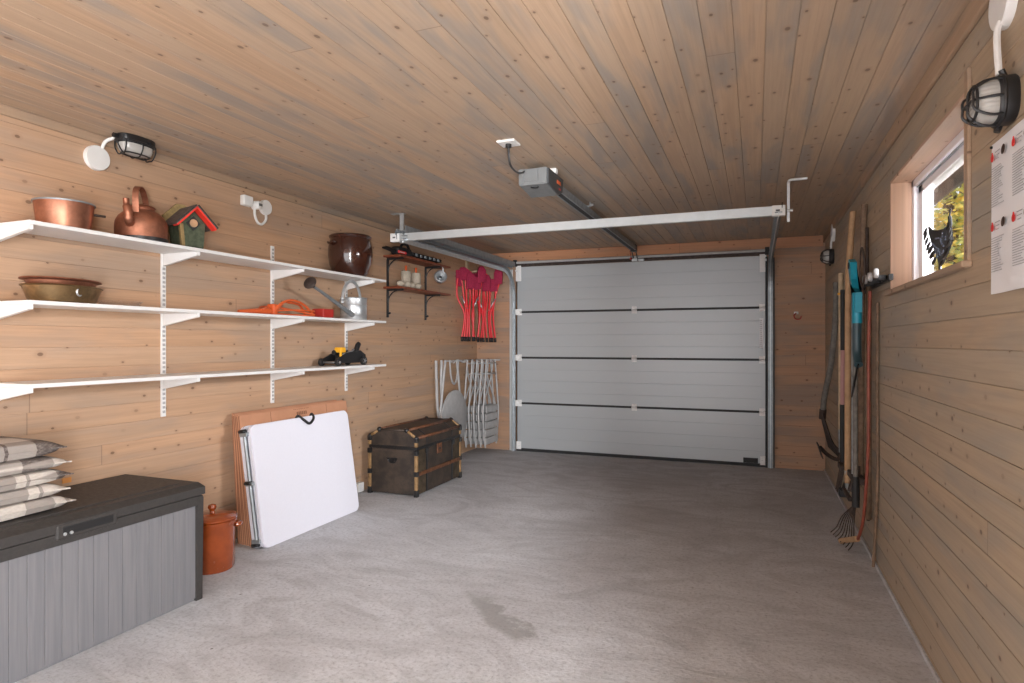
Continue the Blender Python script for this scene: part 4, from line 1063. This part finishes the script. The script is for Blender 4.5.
for i in range(4):
    c = copy_tree(ch0); c.location = (-2.79-.055*(i+1), 6.50-.01*i, .065-.006*(i % 2))
    c['label'] = ['grey slatted folding chair second from the garage door side', 'grey slatted folding chair in the middle of the hanging row', 'grey slatted folding chair second from the left wall', 'grey slatted folding chair hanging nearest the left wall'][i]
t = thing('folding_bistro_table', 'grey round folded bistro table hanging behind the old trunk', 'table', (-3.02, 5.985, .45))
MB().lathe([(.001, 0), (.29, 0), (.30, .004), (.30, .016), (.29, .02), (.001, .02)], (.02, 0, 0), (1, 0, 0), 40).build('tabletop', 'greytube', t)
for s in (-1, 1):
    MB().tube(smooth([(.0, s*.22-.04, -.30), (.0, s*.25-.02, .0), (.0, s*.20-.02, .3), (.0, s*.13-.02, .62)]), .013, 8).build('leg', 'greytube', t)
    MB().tube(smooth([(-.03, s*.06-.24, .62), (-.03, s*.05-.24, .4), (-.03, s*.02-.2, .0), (-.03, -s*.2-.02, -.3)]), .015, 8).build('leg', 'greytube', t)
MB().tube(arc((.0, .05, .62), .10, 180, 360, 10, 'YZ', .26), .010, 8).build('cross_loop', 'greytube', t)

# ------------------------------------------------------------------ garden tools on the right wall
TX = XR-.055
t = thing('tool_rail', 'black tool rail with clips on the right wall holding the garden tools', 'tool rail', (XR, 4.6, 1.58))
MB().box((-.02, -1.05, -.02), (0, .95, .012), .003).build('rail', 'blackm', t)
for k, y in enumerate((-.98, -.80, -.64, -.40, -.10, .08, .30, .58, .85)):
    mb = MB(); mb.box((-.06, y-.03, -.014), (-.015, y-.02, .010), .003); mb.box((-.06, y+.02, -.014), (-.015, y+.03, .010), .003); mb.box((-.03, y-.03, -.014), (-.018, y+.03, .010), .002)
    c = mb.build('clip', 'black', t)
    if k < 3: MB().lathe([(.001, 0), (.024, 0), (.026, .01), (.020, .02), (.001, .022)], (-.06, y-.03, .02), (-1, 0, 0), 14).build('grip_roller', 'greytube', t)
def tool(name, label, cat, y, parts, x=TX):
    t = thing(name, label, cat, (x, y, 0))
    for nm, mat, fn in parts:
        mb = MB(); fn(mb); mb.build(nm, mat, t)
    return t
# scythe with bent grey snath
tool('scythe', 'old scythe with weathered bent shaft at the far end of the tool row', 'scythe', 5.42, [
    ('snath', 'greywood', lambda m: m.tube(smooth([(.0, 0, 1.72), (.0, .02, 1.45), (-.02, .12, 1.1), (-.05, .3, .82), (-.06, .36, .66)]), .022, 10)),
    ('blade', 'rust', lambda m: m.prism([(-.07, .37, .70), (-.07, .39, .62), (-.04, .16, .42), (.03, -.12, .36), (.035, -.25, .42), (-.02, .05, .47)], (.006, 0, 0))),
    ('ring', 'rust', lambda m: m.tube([(-.058, .35, .70), (-.062, .365, .62)], .027, 10))])
tool('hoe', 'light wooden handled hoe beside the scythe', 'hoe', 5.12, [
    ('handle', 'handle', lambda m: m.tube([(0, 0, 1.76), (0, .0, .6)], .017, 10)),
    ('clip_band', 'yellow', lambda m: m.tube([(0, 0, 1.60), (0, 0, 1.615)], .022, 10)),
    ('socket', 'steel', lambda m: m.tube([(0, 0, .62), (0, 0, .44)], [.019, .013], 10)),
    ('blade', 'rust', lambda m: (m.tube(smooth([(0, 0, .45), (-.02, 0, .40), (-.08, .06, .42), (-.13, .10, .47)]), .014, 8), m.prism([(-.12, -.02, .40), (-.12, .14, .40), (-.15, .14, .50), (-.15, -.02, .50)], (.006, 0, .0)))) ])
tool('garden_fork', 'grey metal handled fork with a black and pink grip', 'garden fork', 4.98, [
    ('shaft', 'steel', lambda m: m.tube([(.0, 0, 1.62), (.0, .02, .50)], .013, 10)),
    ('black_grip', 'black', lambda m: m.tube([(-.012, -.09, 1.62), (-.012, -.09, 1.20)], .017, 10)),
    ('lower_grip', 'black', lambda m: m.tube([(-.012, -.07, .82), (-.012, -.07, .42)], .018, 10)),
    ('pink_band', 'pink', lambda m: m.tube([(-.012, -.09, 1.20), (-.012, -.07, .82)], .015, 10)),
    ('head', 'rust', lambda m: (m.box((-.03, -.12, .36), (.02, .06, .40), .004), [m.tube([(-.01, y, .38), (-.04, y, .2)], .006, 6) for y in (-.11, -.05, .0, .05)]))])
tool('spade', 'pale wooden handled spade with a narrow black blade', 'spade', 4.70, [
    ('handle', 'handle', lambda m: m.tube([(0, .02, 1.69), (0, 0, 1.1), (0, 0, .55)], .021, 12)),
    ('blade', 'black', lambda m: m.prism([(-.012, -.05, .56), (-.012, .05, .56), (-.006, .055, .30), (-.006, .0, .25), (-.006, -.055, .30)], (.012, 0, 0))),
    ('foot_hook', 'black', lambda m: (m.tube([(-.01, 0, .32), (-.03, .03, .24)], .02, 8), m.box((-.055, -.01, .22), (-.005, .07, .27), .006)))])
tool('long_pole', 'tall bare wooden pole reaching up near the ceiling', 'pole', 4.57, [
    ('pole', 'cork', lambda m: m.tube([(.03, .02, 2.10), (.0, -.03, 1.72), (0, 0, 1.4), (.0, .02, .34)], .019, 12)),
    ('tip', 'steel', lambda m: m.tube([(.0, .02, .42), (.0, .02, .27)], [.021, .012], 10))], TX-.02)
tool('broom', 'brown wooden broom handle leaning right behind the tall bare pole', 'broom', 4.34, [
    ('handle', 'handled', lambda m: m.tube([(.03, -.08, 2.08), (.025, -.03, 1.7), (.02, .0, .45)], .017, 10)),
    ('head', 'rust', lambda m: (m.box((-.03, -.11, .40), (.035, .19, .44), .006), m.tube([(.01, .0, .42), (.01, 0, .5)], .02, 8)))])
tool('pole_pruner', 'cyan headed pole pruner with a dark curved blade', 'pruner', 3.95, [
    ('head', 'cyan', lambda m: (m.prism([(-.02, .16, 1.72), (-.02, .23, 1.745), (-.02, .255, 1.70), (-.02, .16, 1.60), (-.02, .02, 1.53), (-.02, -.035, 1.53), (-.02, -.035, 1.42), (-.02, .03, 1.42), (-.02, .055, 1.53), (-.02, .13, 1.62)], (.035, 0, 0)),
        m.tube([(-.005, .0, 1.53), (-.005, .0, 1.36)], .026, 12))),
    ('eyelet', 'black', lambda m: m.lathe([(.001, 0), (.02, 0), (.02, .004)], (-.021, .215, 1.705), (-1, 0, 0), 12)),
    ('shaft', 'teal', lambda m: m.tube(smooth([(-.005, 0, 1.38), (-.005, .01, 1.25), (-.005, -.0, 1.18), (-.005, -.05, 1.13)]), .023, 12)),
    ('blade', 'black', lambda m: m.prism([(-.01, -.07, 1.13), (-.01, -.03, 1.14), (-.01, .04, 1.05), (-.01, .13, .97), (-.01, .20, .93), (-.01, .12, 1.03), (-.01, .0, 1.10)], (.006, 0, 0)))], TX-.045)
tool('leaf_rake', 'wire leaf rake with a grey tube handle, tines near the floor', 'rake', 4.24, [
    ('handle', 'greywood', lambda m: m.tube([(0, .03, 1.66), (0, .0, .42)], .014, 10)),
    ('grip', 'black', lambda m: m.tube([(0, 0, .45), (0, -.01, .27)], .022, 10)),
    ('tines', 'rust', lambda m: [m.tube(smooth([(0, -.01, .29), (-.02-.006*k, -.02+(k-3.5)*.02, .20), (-.03-.008*k, (k-3.5)*.042, .10), (-.06-.008*k, (k-3.5)*.05, .055)]), .0032, 6) for k in range(8)])], TX-.02)
tool('cultivator', 'grey steel tool hanging between the pruner and the spade', 'cultivator', 4.38, [
    ('handle', 'steel', lambda m: m.tube([(0, .0, 1.70), (0, .0, .38)], .016, 10)),
    ('head', 'rust', lambda m: (m.tube([(0, 0, .40), (-.02, 0, .33)], .018, 8), m.box((-.05, -.15, .30), (-.03, .12, .325), .004)))], TX-.01)
tool('bent_rod', 'red-brown metal rod with a bare wooden grip near the floor', 'rod', 3.86, [
    ('rod', 'rod', lambda m: m.tube(smooth([(.02, .0, 1.53), (.01, -.02, 1.2), (.01, -.01, .7), (.0, .06, .32), (-.01, .12, .19), (-.02, .17, .13)]), .0085, 10)),
    ('grip', 'cork', lambda m: m.tube([(-.02, .16, .14), (-.075, .40, .05)], .017, 10)),
    ('wire_hook', 'rust', lambda m: m.tube(smooth([(0, 0, 1.52), (-.02, .05, 1.60), (-.02, .04, 1.74), (-.02, -.02, 1.76), (-.01, -.03, 1.66), (-.01, .02, 1.55)]), .005, 6))], TX-.02)
tool('thin_stick', 'thin brown stick standing against the right wall, nearest of the tools', 'stick', 3.92, [
    ('stick', 'handled', lambda m: m.tube(smooth([(.03, .0, 1.47), (.03, .01, 1.0), (.03, .0, .5), (.02, .07, .0)]), .008, 8)),
    ], TX+.015)
tool('tall_stake', 'slim dark stake rising between the long pole and the window', 'stake', 4.14, [
    ('stake', 'rust', lambda m: m.tube([(.035, .06, 1.93), (.035, .0, 1.0), (.03, -.01, .22)], .009, 8))])
tool('wooden_shaft', 'weathered brown wooden shaft hanging just left of the red-brown rod', 'shaft', 4.02, [
    ('shaft', 'handled', lambda m: m.tube([(.02, .02, 1.60), (.02, .02, .25)], .014, 8))])

# ------------------------------------------------------------------ light
w = bpy.data.worlds.new('daylight'); sc.world = w; w.use_nodes = True
bg = w.node_tree.nodes['Background']; bg.inputs[0].default_value = (.86, .92, 1., 1); bg.inputs[1].default_value = 1.3
def area(name, loc, target, sx, sy, power, color=(1, 1, 1), spread=180):
    l = bpy.data.lights.new(name, 'AREA'); l.shape = 'RECTANGLE'; l.size = sx; l.size_y = sy; l.energy = power; l.color = color; l.spread = math.radians(spread)
    o = bpy.data.objects.new(name, l); col.objects.link(o); o.location = loc
    o.rotation_euler = (V(target)-V(loc)).to_track_quat('-Z', 'Y').to_euler(); return o
area('side_door_daylight', (1.25, -2.3, 1.25), (-1.9, 4.5, 1.3), .28, 1.7, 420, (.98, .985, 1.))
area('doorway_fill', (.92, -1.03, 1.1), (-3.1, 1.6, 1.2), .8, 1.9, 230, (.98, .985, 1.))  # extra lamp added outside the side door to brighten the near left wall
area('rear_fill', (-1.25, YF-.05, 1.1), (-1.25, 3, 1.3), 2.8, 2.0, 72, (.98, .985, 1.))  # added fill lamp behind the camera, lifts the near end of the room
area('window_daylight', (2.2, 2.7, 2.45), (-2.6, 2.8, 1.45), 1.3, 1.1, 420, (.98, .985, 1.))
sl = bpy.data.lights.new('sun', 'SUN'); sl.energy = 4.; sl.angle = .02; sl.color = (1, .93, .8)
so = bpy.data.objects.new('sun', sl); col.objects.link(so); so.rotation_euler = (math.radians(45), 0, math.radians(-70))

# ------------------------------------------------------------------ camera
cam = bpy.data.cameras.new('camera'); co = bpy.data.objects.new('camera', cam); col.objects.link(co)
cam.sensor_width = 36.; cam.lens = 626/1024*36; cam.shift_y = 1.5/1024; cam.clip_start = .05
co.location = (0, 0, 1.25); co.rotation_euler = (PI/2, 0, math.radians(21.3))
sc.camera = co
sc.view_settings.view_transform = 'Standard'; sc.view_settings.look = 'None'; sc.view_settings.gamma = 1.
sc.view_settings.use_curve_mapping = False; sc.view_settings.exposure = .05
sc.cycles.max_bounces = 8; sc.cycles.use_denoising = True
